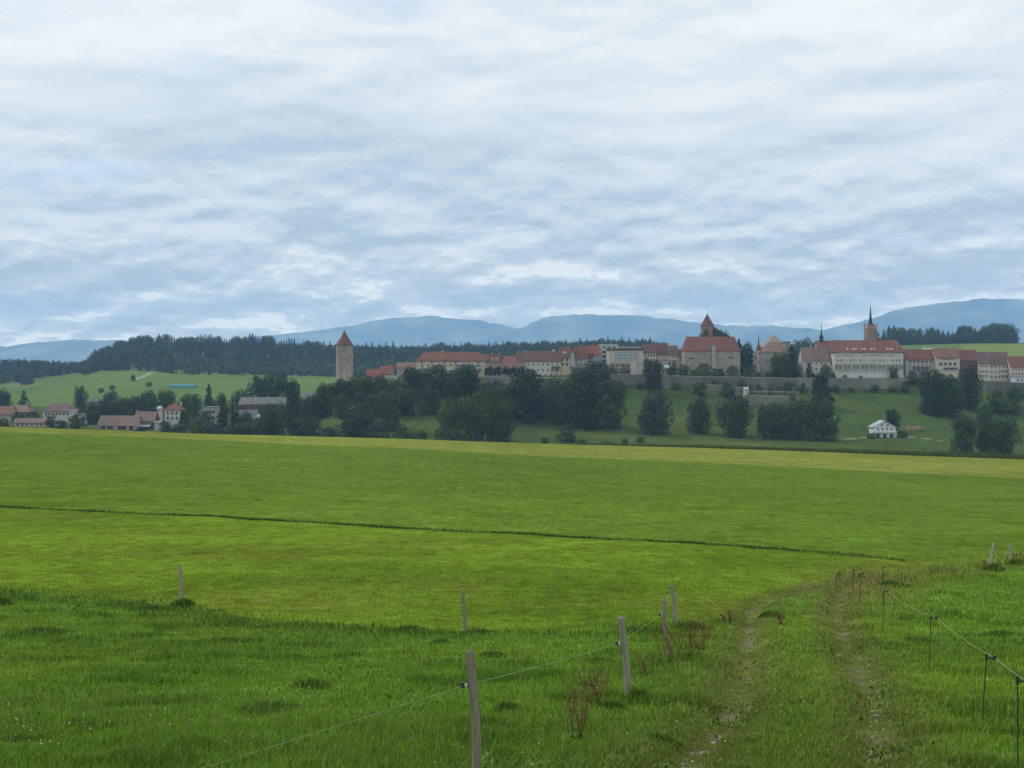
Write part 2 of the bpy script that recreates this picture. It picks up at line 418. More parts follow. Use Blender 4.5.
def crown_conifer(seed, nw=24, leaf=.10, lo=.06, slim=1.):
    r = np.random.default_rng(seed); P, Nn, T, Sz = [], [], [], []
    for i in range(nw):
        z = lo+(1-lo)*(i/nw)**.92; R0 = .5*(1-z)**.85*(.8+.4*r.random())*slim+.015
        nb = max(4, int(15*(1-z))+3); t0 = .75+.5*r.random()
        for j in range(nb):
            a = r.random()*6.283; L = R0*(.75+.45*r.random())
            for k in np.linspace(.25, 1, 4):
                P.append((math.cos(a)*L*k, math.sin(a)*L*k, z-L*k*.18*k+r.normal(0, .006)))
                Nn.append((math.cos(a)*.6, math.sin(a)*.6, .7)); T.append(t0*(.75+.5*r.random()))
    P = np.array(P); Nn = np.array(Nn); T = np.array(T)
    V, q, c = leaf_cloud(P, Nn, leaf, np.stack([T, T, T*1.02], 1), r)
    V[:, 2] = np.clip(V[:, 2], .02, None)/V[:, 2].max()
    s = np.percentile(np.abs(V[:, :2]), 98.5)*2; V[:, :2] /= s
    return V, q, c
def limbs(seed, h=.5, conifer=False):
    r = np.random.default_rng(seed); m = MB()
    if conifer:
        m.tube([(0, 0, -.03), (0, 0, .3), (.005, 0, .95)], [.035, .025, .004], 6); return m
    m.tube([(0, 0, -.04), (.01, 0, .12), (-.01, .01, .35), (.01, 0, .72)], [.045, .034, .026, .008], 7)
    for i in range(7):
        a = i*2.4+r.random(); z = .16+.07*i
        L = .28*(1-.05*i)
        m.tube([(0, 0, z), (math.cos(a)*L*.5, math.sin(a)*L*.5, z+.10), (math.cos(a)*L, math.sin(a)*L, z+.2)], [.016, .010, .003], 5)
    return m
BARK = surf('bark', (.09, .07, .055), .95, .3, 6, .3)
def foliage(name, col, var=.25):
    m = surf(name, col, .75, var, .9, 0, attr='Col', spec=.06); return m
FOL = {'dark': foliage('leaf_dark', (.044, .074, .024)), 'mid': foliage('leaf_mid', (.062, .096, .026)), 'light': foliage('leaf_light', (.085, .12, .034)),
       'blue': foliage('leaf_bluish', (.050, .078, .040)), 'pine': foliage('needle_dark', (.030, .052, .024)), 'purple': foliage('leaf_purple', (.048, .042, .034)), 'olive': foliage('leaf_olive', (.10, .10, .035))}
_crowns = {}
def crown_mesh(kind, variant, fol):
    k = (kind, variant, fol)
    if k not in _crowns:
        seed = hash((kind == 'conifer', variant)) % 1000+variant*17+len(kind)
        if kind == 'broad': V, q, c = crown_broad(100+variant, 4600, 34, .05, 'round', -.06)
        elif kind == 'column': V, q, c = crown_broad(200+variant, 3000, 26, .06, 'column', -.05)
        elif kind == 'cone': V, q, c = crown_broad(300+variant, 3400, 30, .055, 'cone', -.05)
        elif kind == 'bush': V, q, c = crown_broad(400+variant, 1300, 18, .075, 'round', -.12)
        elif kind == 'lollipop': V, q, c = crown_broad(500+variant, 900, 14, .10, 'round', .25)
        else: V, q, c = crown_conifer(600+variant, 24, .085, .03, 1.)
        _crowns[k] = np_mesh('crown', V, q, np.full(len(q)//4, 4), FOL[fol], c)
    return _crowns[k]
_trunks = {}
def trunk_mesh(conifer, variant):
    k = (conifer, variant)
    if k not in _trunks:
        m = limbs(variant+5, conifer=conifer); me = bpy.data.meshes.new('trunk'); me.from_pydata(m.v, [], m.f); me.update(); me.materials.append(BARK); _trunks[k] = me
    return _trunks[k]
_tv = [0]
def tree(kind, px, top, base, wpx, label, fol='dark', Y=None, group=None, name=None, cat=None, ymin=420):
    if Y is None: X, Y = inv(px, base, ymin)
    X = (px-512)/F*Y; z = gz(X, Y)-.15; h = -(top-HZ)/F*Y-z; w = wpx/F*Y
    _tv[0] += 1; v = _tv[0] % 5
    names = {'broad': 'leafy_tree', 'column': 'poplar_tree', 'cone': 'conical_tree', 'bush': 'bush', 'lollipop': 'pollarded_tree', 'conifer': 'conifer_tree'}
    name = name or names[kind]; rz = random.random()*6.283
    if kind == 'bush':
        o = link(name, crown_mesh(kind, v, fol), None, (X, Y, z)); o.scale = (w, w, h); o.rotation_euler[2] = rz
        return tag(o, label, cat or 'bush', group)
    o = empty(name, (X, Y, z), rz); o.scale = (w, w, h)
    link('crown', crown_mesh(kind, v, fol), o); link('trunk', trunk_mesh(kind == 'conifer', v), o)
    return tag(o, label, cat or 'tree', group)

# trees on the castle slope
for a in [
 ('broad', 326, 383, 413, 24, 'rounded dark tree left of the round tower base', 'dark', 785),
 ('broad', 341, 379, 412, 22, 'dark tree directly in front of the round stone tower', 'pine', 782),
 ('broad', 360, 375, 410, 26, 'broad green tree at the right foot of the round tower', 'mid', 784),
 ('broad', 379, 376, 411, 26, 'dark tree in front of the small pink roofed cottages', 'dark', 782),
 ('broad', 397, 379, 412, 24, 'dark tree left of the tall trees below the hipped red roof', 'mid', 778),
 ('broad', 311, 396, 414, 20, 'low dark tree between the poplar and the round tower', 'dark', 770),
 ('broad', 411, 367, 408, 26, 'tall dark tree at the left end of the long hipped roof', 'pine', 788),
 ('broad', 434, 365, 410, 30, 'tall rounded tree hiding the left half of the hipped roof house', 'dark', 786),
 ('broad', 452, 371, 412, 24, 'dark tree below the middle gables of the hipped roof house', 'dark', 782),
 ('broad', 468, 364.5, 411, 30, 'tall dark tree hiding the right half of the hipped roof house', 'pine', 786),
 ('broad', 489, 383, 412, 22, 'dark tree under the left end of the pollard terrace', 'dark', 770),
 ('broad', 453, 399, 445, 34, 'large tree at the lower left of the big clump on the slope', 'mid', 655),
 ('broad', 476, 393, 446, 36, 'largest rounded tree in the clump at the edge of the gold strip', 'mid', 662),
 ('broad', 499, 398, 445, 30, 'rounded tree at the right of the big clump on the slope', 'dark', 668),
 ('broad', 506, 384, 420, 26, 'dark tree left of the pointed tree below the white inn', 'dark'),
 ('broad', 322, 391, 418, 22, 'dark tree low on the slope left of the round tower front', 'dark'),
 ('broad', 342, 393, 417, 20, 'lower green tree on the slope straight below the round tower', 'mid'),
 ('broad', 364, 392, 416, 22, 'dark tree in the lower row right of the round tower', 'dark'),
 ('broad', 385, 391, 417, 24, 'mid green tree in the lower row below the pink roofed cottages', 'mid'),
 ('broad', 407, 389, 416, 24, 'dark tree in the lower row below the left end of the hipped roof', 'dark'),
 ('broad', 428, 387, 415, 26, 'bluish tree in the lower row below the hipped roof house', 'blue'),
 ('broad', 482, 386, 414, 22, 'mid green tree in the lower row beside the pollard terrace', 'mid'),
 ('cone', 525, 370, 421, 40, 'tall pointed dark tree below the white inn', 'pine'),
 ('broad', 547, 384, 416, 26, 'lighter green tree between the pointed tree and the mass below the yellow house', 'mid'),
 ('broad', 537, 391, 418, 16, 'small tree at the right foot of the tall pointed tree', 'dark'),
 ('broad', 565, 380, 425, 34, 'broad dark tree at the left of the mass below the yellow house', 'dark'),
 ('broad', 588, 374, 427, 40, 'tallest broad dark tree in the mass below the concrete hall', 'pine'),
 ('broad', 610, 380, 429, 32, 'dark tree at the right end of the mass beside the open slope', 'dark'),
 ('broad', 596, 361, 392, 28, 'dark tree just left of the concrete hall wall', 'pine', 782),
 ('broad', 653, 360, 389, 19, 'purple brown tree standing against the retaining wall', 'purple', 780),
 ('broad', 655, 391, 433, 32, 'grey green tree alone on the open slope below the purple tree', 'blue'),
 ('broad', 700, 397, 433, 25, 'narrow dark tree on the slope below the castle', 'dark'),
 ('broad', 734, 397, 436, 34, 'wide dark tree on the slope below the terraced walls', 'dark'),
 ('broad', 762, 404, 435, 10, 'slim dark tree in the gap left of the tree belt', 'mid'),
 ('broad', 777, 403, 438, 28, 'dark tree at the left end of the tree belt below the convent', 'dark'),
 ('broad', 797, 399, 439, 32, 'dark tree in the middle of the tree belt below the convent', 'mid'),
 ('broad', 819, 397, 441, 36, 'large rounded tree at the right end of the tree belt', 'dark'),
 ('cone', 821, 374, 408, 22, 'pointed tree rising over the wall below the convent', 'pine'),
 ('broad', 893, 409, 436, 15, 'small dark tree behind the white chalet', 'pine', 690),
 ('broad', 932, 370, 414, 28, 'left tree of the dark clump below the right hand houses', 'pine'),
 ('broad', 948, 376, 415, 34, 'large middle tree of the dark clump below the right hand houses', 'dark'),
 ('broad', 969, 367, 408, 26, 'right tree of the dark clump below the right hand houses', 'pine'),
 ('broad', 964, 416, 454, 25, 'dark tree at the corn edge right of the chalet', 'dark'),
 ('broad', 985, 407, 436, 15, 'small tree standing above the pair at the corn edge', 'dark', 680),
 ('broad', 1005, 416, 455, 28, 'dark tree at the corn edge near the right border', 'dark'),
 ('broad', 984, 424, 453, 15, 'small tree between the two dark trees at the corn edge', 'mid'),
 ('broad', 747, 343, 378, 20, 'tall dark tree at the right end of the castle', 'pine', 812),
 ('conifer', 739, 338, 378, 15, 'dark conifer touching the right end of the castle roof', 'pine', 822),
 ('conifer', 792, 344, 378, 22, 'tall dark conifer right of the gabled church house', 'pine', 800),
 ('broad', 781, 353, 380, 20, 'rounded tree in front of the gabled church house', 'dark', 792),
 ('conifer', 809, 362, 380, 14, 'small dark conifer in front of the convent side wing', 'pine', 792),
 ('broad', 825, 364, 379, 11, 'small light green tree before the convent side wing', 'light', 793),
]: tree(*a[:7], Y=a[7] if len(a) > 7 else None)
for a in [
 (672, 361, 376, 12, 'green shrub at the left corner of the castle', 'mid', 796), (684, 364, 377, 12, 'dark shrub under the left castle window', 'dark', 796), (705, 363, 377, 18, 'light green shrub in the middle of the castle front', 'light', 796),
 (719, 368, 377, 14, 'low dark shrub below the castle garderobe', 'dark', 796), (733, 365, 377, 14, 'dark shrub below the right castle window', 'mid', 796), (749, 366, 378, 14, 'yellow green shrub between castle and spire tower', 'light', 794),
 (545, 437, 444, 9, 'small dark bush at the field edge left of centre', 'dark', None), (567, 424, 441, 24, 'grey green bush under the tree mass', 'blue', None), (582, 439, 445, 10, 'low bush at the gold strip below the tree mass', 'blue', None),
 (606, 441, 447, 16, 'low wide bush on the field edge below the slope', 'mid', None), (625, 438, 446, 8, 'small dark bush alone near the field edge', 'dark', None),
 (640, 436, 443, 10, 'low bush at the foot of the grey green tree', 'mid', None),
 (995, 391, 413, 24, 'broad bushes below the right retaining wall', 'dark', None), (1013, 398, 413, 22, 'green bush below the right retaining wall', 'mid', None), (1016, 386, 398, 18, 'small bush against the right retaining wall', 'dark', None),
 (614, 366, 374, 12, 'dark shrub left under the concrete hall', 'dark', 792), (624, 365, 374, 13, 'olive shrub under the hall windows', 'olive', 792), (646, 358, 374, 9, 'dark shrub between hall and yellow house', 'pine', 795),
 (575, 366, 375, 12, 'green shrub below the grey gabled house', 'mid', 792), (583, 368, 376, 14, 'green garden shrub beside the brown balcony', 'mid', 790),
 (420, 431, 442, 18, 'dark bush at the field edge left of the big clump', 'dark', None), (382, 418, 440, 26, 'grey green bush on the slope below the round tower', 'blue', None), (402, 425, 441, 20, 'bush between the two lower slope trees', 'mid', None),
 (872, 433, 439, 12, 'low dark bushes left of the white chalet', 'dark', None), (902, 430, 438, 12, 'low bush right of the white chalet', 'mid', None),
 (894, 367, 380, 10, 'dark shrub at the right corner of the convent', 'dark', 796), (833, 371, 380, 7, 'dark shrub at the left corner of the convent', 'pine', 790),
 (912, 371, 382, 16, 'dark green garden shrub right of the convent', 'mid', 792), (925, 373, 384, 14, 'garden shrub above the dark clump', 'mid', 790),
]: tree('bush', *a[:5], a[5], a[6])
for i, px in enumerate((489, 497.5, 506.5, 513.5, 521)):
    tree('lollipop', px, 366.5, 378, 9, 'small ball headed tree in the row on the terrace wall', 'pine', 797, 'pollarded trees on the terrace', cat='tree')
# lower left of the slope and the village trees
for a in [
 ('broad', 357, 407, 441, 36, 'broad grey green tree on the lower slope below the tower', 'blue', 690),
 ('broad', 371, 402, 432, 18, 'slim tree right of the broad tree below the tower', 'dark', 720),
 ('broad', 391, 411, 432, 16, 'small tree on the grass below the hipped roof house', 'dark', 710),
 ('broad', 273, 404, 438, 30, 'rounded dark tree at the field edge before the workshops', 'dark', 690),
 ('broad', 307, 415, 440, 32, 'low round tree at the field edge below the poplar', 'blue', 680),
 ('column', 295, 383, 436, 17, 'tall slim poplar right of the workshops', 'blue', 715),
 ('broad', 318, 400, 420, 18, 'dark tree right of the poplar', 'pine', 760),
 ('broad', 258, 376, 400, 22, 'dark tree at the left of the clump behind the workshops', 'pine', 905),
 ('broad', 277, 373, 400, 24, 'tallest dark tree of the clump behind the workshops', 'pine', 900),
 ('broad', 292, 379, 400, 16, 'dark tree at the right of the clump behind the workshops', 'dark', 900),
 ('conifer', 222, 402, 428, 16, 'dark fir before the grey workshop wall', 'pine', 730),
 ('conifer', 233, 405, 428, 9, 'slim fir beside the larger fir at the workshops', 'pine', 732),
 ('conifer', 209, 383, 412, 17, 'tall dark conifer behind the white villa', 'pine', 850),
 ('broad', 191, 394, 414, 22, 'dark tree right of the white villa', 'dark', 840),
 ('broad', 222, 393, 410, 12, 'small dark tree right of the tall conifer', 'dark', 850),
 ('broad', 240, 390, 408, 22, 'dark bushy tree left of the clump behind the workshops', 'mid', 870),
 ('broad', 167, 390, 416, 20, 'green tree behind the white villa', 'mid', 845),
 ('broad', 150, 391, 420, 20, 'green tree right behind the salmon barns', 'dark', 830),
 ('broad', 137, 396, 420, 18, 'bluish tree behind the taller barn', 'blue', 840),
 ('broad', 122, 397, 421, 24, 'green tree behind the long barn', 'mid', 835),
 ('broad', 104, 400, 424, 24, 'dark tree at the left end of the long barn', 'dark', 820),
 ('broad', 111, 391, 410, 14, 'bluish tree right of the pale grey house', 'blue', 900),
 ('broad', 81, 386, 405, 13, 'round bluish tree left of the pale grey house', 'blue', 930),
 ('broad', 93, 402, 425, 15, 'pale green tree left of the long barn', 'blue', 800),
 ('broad', 3, 389, 412, 17, 'dark tree at the left border', 'dark', 900),
 ('conifer', 24, 390, 412, 17, 'pointed dark tree behind the pink roofed farm', 'blue', 880),
 ('broad', 188, 408, 424, 15, 'round green tree between villa and grey hall', 'mid', 780),
 ('conifer', 182, 410, 428, 12, 'small dark conifer before the white villa', 'pine', 755),
 ('broad', 196, 417, 434, 16, 'light green tree at the field edge below the villa', 'light', 700),
 ('broad', 26, 373.5, 384, 15, 'dark round tree at the wood edge far left', 'pine', 1690),
 ('broad', 133, 374.5, 380, 5, 'tiny tree by the farm track on the far meadow', 'dark', 1530),
 ('broad', 149, 382, 387, 7, 'small round tree left of the teal tunnel', 'dark', 1440),
 ('broad', 101, 388, 393, 6, 'small tree left of a pair on the far meadow', 'dark', 1350),
 ('broad', 112, 385, 390.5, 6, 'small tree right of a pair on the far meadow', 'dark', 1390),
 ('broad', 796, 341, 366, 20, 'distant dark tree left behind the convent roof', 'pine', 1500), ('broad', 806, 338.5, 366, 20, 'distant dark tree behind the convent roof', 'dark', 1500),
 ('broad', 818, 342, 366, 16, 'distant dark tree left of the dark turret', 'pine', 1500),
]: tree(*a[:7], Y=a[7], ymin=560)
for a in [
 (77, 413, 430, 20, 'dark bush left of the long barn', 'dark', 740), (62, 420, 430, 18, 'bluish bush at the field edge far left', 'blue', 735), (50, 415, 428, 12, 'bush in front of the hipped farmhouse', 'blue', 745),
 (34, 411, 424, 16, 'bluish bush below the pink roofed farm', 'blue', 770), (18, 412, 423, 14, 'bush under the orange roof', 'blue', 770), (3, 418, 428, 12, 'bush at the left border', 'dark', 740),
 (166, 421, 432, 18, 'green hedge bush before the white villa', 'mid', 740), (178, 424, 434, 20, 'dark hedge bush below the villa', 'dark', 720), (212, 423, 436, 22, 'bush below the grey hall', 'blue', 700),
 (238, 424, 438, 26, 'grey green bush below the workshops', 'blue', 690), (256, 418, 437, 20, 'olive bush in front of the brown workshop wall', 'light', 695), (330, 427, 441, 22, 'bush at the field edge below the round tower', 'blue', 680),
 (281, 394, 412, 16, 'yellow green bush left of the poplar', 'olive', 790), (305, 398, 414, 14, 'dark bush below the small pale house', 'dark', 775), (216, 400, 412, 16, 'dark bush behind the grey hall', 'dark', 830),
 (248, 421, 438, 16, 'dark bush at the middle of the workshop front', 'dark', 700), (140, 427, 433, 12, 'low bush before the taller barn', 'dark', 740),
]: tree('bush', *a[:5], a[5], a[6], ymin=560)
for a in ((207, 411, 432, 18, 'leafy bush half hiding the grey hall', 'mid', 735), (246, 411, 434, 18, 'tall bush in front of the lower workshop wall', 'dark', 728), (270, 407, 436, 22, 'broad bush before the dark side of the long workshop', 'blue', 735), (284, 402, 420, 16, 'bush at the right end of the long workshop', 'mid', 745), (236, 409, 430, 12, 'narrow bush between the fir and the lower workshop', 'dark', 736)):
    tree('bush', *a[:5], a[5], a[6], ymin=560)

# ------------------------------------------------------------------ woods
def low_tree(r, conifer, n):
    if conifer: V, q, c = crown_conifer(int(r.integers(1e6)), 9, .2, .05, .9); 
    else: V, q, c = crown_broad(int(r.integers(1e6)), n, 9, .17, 'round', -.05)
    return V, c
def forest(name, label, n, region, fol_cols, conif, hlo, hhi, seed):
    r = np.random.default_rng(seed)
    protos = [[low_tree(r, k, 110) for _ in range(4)] for k in (False, True)]
    Vs, Cs = [], []; k = 0
    while k < n:
        X, Y = region(r)
        cf = r.random() < conif(X, Y); V, c = protos[int(cf)][r.integers(4)]
        h = (hlo+(hhi-hlo)*r.random())*(1.05 if cf else .95); w = h*(.36 if cf else .80)*(.8+.4*r.random()); a = r.random()*6.28
        ca, sa = math.cos(a), math.sin(a); z = gz(X, Y)-.3
        P = np.stack([X+w*(V[:, 0]*ca-V[:, 1]*sa), Y+w*(V[:, 0]*sa+V[:, 1]*ca), z+h*V[:, 2]], 1)
        base = fol_cols[1 if cf else 0]*(.6+.8*r.random())*np.array([1+.3*r.normal(), 1, 1.])**.5 if False else fol_cols[1 if cf else 0]*(.6+.8*r.random())*np.array([.85+.4*r.random(), 1, 1.])
        fr = float(np.clip((1830-Y)/120, 0, 1))*(X > -500)
        P[:, 2] -= (P[:, 2]-z)*.22*fr; base = base*(1+fr*np.array([.5, .42, .25]))
        Vs.append(P); Cs.append(c*base); k += 1
    V = np.concatenate(Vs); c = np.concatenate(Cs)
    o = link(name, np_mesh(name, V, np.arange(len(V)), np.full(len(V)//4, 4), surf('wood_leaves', (1, 1, 1), .8, .2, .05, 0, attr='Col', spec=.03), c))
    return tag(o, label, 'forest', kind='stuff')
FU = [-160, 0, 60, 82, 86, 150, 180, 330, 700]; FY = [1715, 1725, 1790, 1800, 1680, 1690, 1640, 1650, 1640]
def reg(u0, u1, y1=1985, bias=1.):
    def f(r):
        u = u0+(u1-u0)*r.random(); yf = np.interp(u, FU, FY); Y = yf+(y1-yf)*r.random()**bias
        return (u-512)/F*Y, Y
    return f
FC = (C(.036, .056, .022), C(.020, .036, .020))
forest('forest', 'dark mixed wood covering the ridge behind the town', 3000, reg(84, 690, 1960, 1.0), FC, lambda X, Y: .12+.3*(fbm(np.array([X*.01]), np.array([Y*.01]), 2)[0]), 12, 17, 3)
forest('forest', 'dark wood in the hollow at far left', 700, reg(-160, 92, 1960), FC, lambda X, Y: .15, 12, 17, 4)
# the trees one can tell apart on the skyline
def sky_row(us, Yf, hpx, label, group, conif, wf=.40):
    for u in us:
        Y = Yf(u)+random.uniform(-18, 18); X = (u-512)/F*Y
        cf = random.random() < conif; b = HZ-gz(X, Y)/Y*F; hp = hpx(u)*random.uniform(.8, 1.12)
        tree('conifer' if cf else 'broad', u, b-hp, 0, hp*(wf if cf else .85), label, random.choice(['pine', 'pine', 'blue']) if cf else 'dark', Y, group, cat='tree')
sky_row(np.arange(146, 296, 2.6), lambda u: 1905, lambda u: 16+2.0*math.sin(u*.13), 'dark spruce standing on the skyline of the left ridge wood', 'spruces on the left ridge skyline', .9)
sky_row(np.arange(90, 146, 5.), lambda u: 1900, lambda u: 12+(u-90)*.09, 'dark tree at the left end of the ridge wood skyline', 'trees at the left end of the ridge wood', .35)
sky_row([298, 303, 309, 318, 324, 330, 357, 366, 372, 379, 386, 393, 402], lambda u: 1905, lambda u: 13.5, 'dark tree on the wood skyline beside the round tower', 'skyline trees near the round tower', .5)
sky_row(np.arange(412, 668, 7.), lambda u: 1905, lambda u: 12.5, 'dark spruce along the wood skyline above the town roofs', 'skyline spruces above the town', .8)
for u, h in ((878, 14), (884, 17), (889, 20), (894, 21), (898, 17), (903, 15), (908, 14), (914, 16), (920, 17.5), (927, 17), (933, 15.5), (938, 15), (943, 14), (948, 14), (953, 12), (958, 15), (962, 17), (966, 18), (970, 17), (975, 14), (980, 13), (985, 16), (990, 18), (995, 19), (1000, 19.5), (1005, 19), (1010, 17.5), (1013.5, 15), (868, 9), (873, 10)):
    cf = random.random() < .45; Y = 1690+random.uniform(-20, 12); X = (u-512)/F*Y; b = HZ-gz(X, Y)/Y*F
    tree('conifer' if cf else 'broad', u, b-h*random.uniform(.93, 1.07), 0, h*(.6 if cf else 1.0), 'dark tree in the wood on the right ridge', 'pine' if cf else random.choice(['dark', 'pine']), Y, 'trees of the right ridge wood')
for u in np.arange(876, 1016, 4.5):
    tree('bush', u+random.uniform(-1, 1), HZ-gz((u-512)/F*1668, 1668)/1668*F-random.uniform(7, 10), 0, 10, 'dark undergrowth bush at the foot of the right ridge wood', 'pine', 1668, 'bushes under the right ridge wood')
# ------------------------------------------------------------------ building materials
def wallm(n, c, v=.12): return surf(n, c, .9, v, .35, 0)
W = {'white': wallm('render_white', (.52, .51, .475)), 'cream': wallm('render_cream', (.54, .50, .41)), 'yellow': wallm('render_yellow', (.56, .50, .32)), 'pink': wallm('render_pink', (.52, .40, .36)),
     'grey': wallm('render_grey', (.36, .36, .35)), 'bluegrey': wallm('render_bluegrey', (.36, .38, .40)), 'brown': wallm('wood_brown', (.11, .07, .05), .3), 'bright': wallm('paint_bright_white', (.66, .68, .70)), 'stone': wallm('stone_beige', (.31, .285, .235), .3),
     'stonegrey': wallm('stone_grey', (.25, .245, .22), .35), 'stonepale': wallm('stone_pale', (.42, .40, .35), .3), 'beige': wallm('concrete_beige', (.46, .42, .33)), 'mint': wallm('panel_mint', (.42, .48, .46)), 'redwall': wallm('wall_red_brown', (.15, .085, .07), .3), 'paleblue': wallm('panel_pale_blue', (.5, .56, .62))}
def roofm(n, c): return surf(n, (c[0]*.54, c[1]*.65, c[2]*.66), .9, .28, .9, 0, stretch=(1, .4, .4))
T = {'red': roofm('tile_red', (.30, .105, .075)), 'brown': roofm('tile_brown_red', (.235, .10, .08)), 'orange': roofm('tile_orange', (.34, .15, .10)), 'mauve': roofm('tile_mauve', (.26, .138, .125)),
     'bright': roofm('tile_bright_red', (.40, .12, .085)), 'pink': roofm('tile_pink', (.34, .19, .15)), 'grey': roofm('roof_grey', (.26, .25, .26)), 'dark': roofm('roof_dark', (.075, .06, .06)), 'lilac': roofm('sheet_lilac_grey', (.22, .195, .19)), 'pale': roofm('sheet_pale', (.62, .62, .64)), 'sand': roofm('tile_sand', (.40, .32, .25)), 'slate': roofm('slate_dark', (.05, .05, .06))}
GLASS, _nt, _b = nodes_of('window_glass'); _b.inputs['Base Color'].default_value = (.035, .045, .055, 1); _b.inputs['Roughness'].default_value = .12
_n = _nt.nodes.new('ShaderNodeTexNoise'); _n.inputs['Scale'].default_value = .4
_r = _nt.nodes.new('ShaderNodeMapRange'); _r.inputs[3].default_value = .08; _r.inputs[4].default_value = .3; _nt.links.new(_n.outputs[0], _r.inputs[0]); _nt.links.new(_r.outputs[0], _b.inputs['Roughness'])
PGLASS = surf('pale_glass', (.30, .36, .42), .15, .15, .3, 0, spec=.6); GGLASS = surf('green_glass', (.09, .12, .11), .15, .3, .4, 0, spec=.6)
FRAME = surf('window_frame_white', (.52, .51, .48), .6, .08, 2); DFRAME = surf('window_frame_dark', (.09, .075, .06), .6, .1, 2); SFRAME = surf('window_frame_stone', (.40, .37, .31), .8, .1, 2)
IRON = surf('dark_iron', (.04, .04, .045), .5, .2, 3, metal=.4)
_wm = {}
def window_at(parent, x, y, z, w, h, frame=None, glass=None, rz=0, name='window'):
    frame = frame or FRAME; glass = glass or GLASS
    k = (round(w, 2), round(h, 2), frame.name, glass.name)
    if k not in _wm:
        t = .13; m = MB(); m.box(-w/2-t, w/2+t, -.1, .05, -h/2-t, -h/2); m.box(-w/2-t, w/2+t, -.1, .05, h/2, h/2+t); m.box(-w/2-t, -w/2, -.1, .05, -h/2, h/2); m.box(w/2, w/2+t, -.1, .05, -h/2, h/2); m.box(-.05, .05, -.075, -.045, -h/2, h/2)
        f = bpy.data.meshes.new('window'); f.from_pydata(m.v, [], m.f); f.update(); f.materials.append(frame)
        m = MB(); m.box(-w/2, w/2, -.04, .04, -h/2, h/2)
        g = bpy.data.meshes.new('pane'); g.from_pydata(m.v, [], m.f); g.update(); g.materials.append(glass); _wm[k] = (f, g)
    f, g = _wm[k]
    o = link(name, f, parent, (x, y, z)); o.rotation_euler[2] = rz
    link('pane', g, o); return o
def roof_gable(w, d, e, r, ov, t=.3, along='x'):
    """gable roof slab; ridge along x or y"""
    if along == 'y': w, d = d, w
    sl = (r-e)/(d/2)
    prof = [(-d/2-ov, e-ov*sl), (0, r), (d/2+ov, e-ov*sl), (d/2+ov, e-ov*sl+t), (0, r+t*1.2), (-d/2-ov, e-ov*sl+t)]
    X0, X1 = -w/2-ov*.7, w/2+ov*.7
    v = [(X0, y, z) for y, z in prof]+[(X1, y, z) for y, z in prof]
    f = [(0, 1, 7, 6), (1, 2, 8, 7), (2, 3, 9, 8), (3, 4, 10, 9), (4, 5, 11, 10), (5, 0, 6, 11), (0, 5, 4, 1), (1, 4, 3, 2), (6, 7, 10, 11), (7, 8, 9, 10)]
    if along == 'y': v = [(-y, x, z) for x, y, z in v]
    return MB().add(v, f)
def roof_hip(w, d, e, r, ov, rl=None, t=.35, dx=0, dy=0):
    rl = max(.2, w-d if rl is None else rl)
    a, b = w/2+ov, d/2+ov
    v = [(-a, -b, e), (a, -b, e), (a, b, e), (-a, b, e), (-a, -b, e+t), (a, -b, e+t), (a, b, e+t), (-a, b, e+t), (dx-rl/2, dy, r), (dx+rl/2, dy, r)]
    f = [(3, 2, 1, 0), (0, 1, 5, 4), (1, 2, 6, 5), (2, 3, 7, 6), (3, 0, 4, 7), (4, 5, 9, 8), (5, 6, 9), (6, 7, 8, 9), (7, 4, 8)]
    return MB().add(v, f)
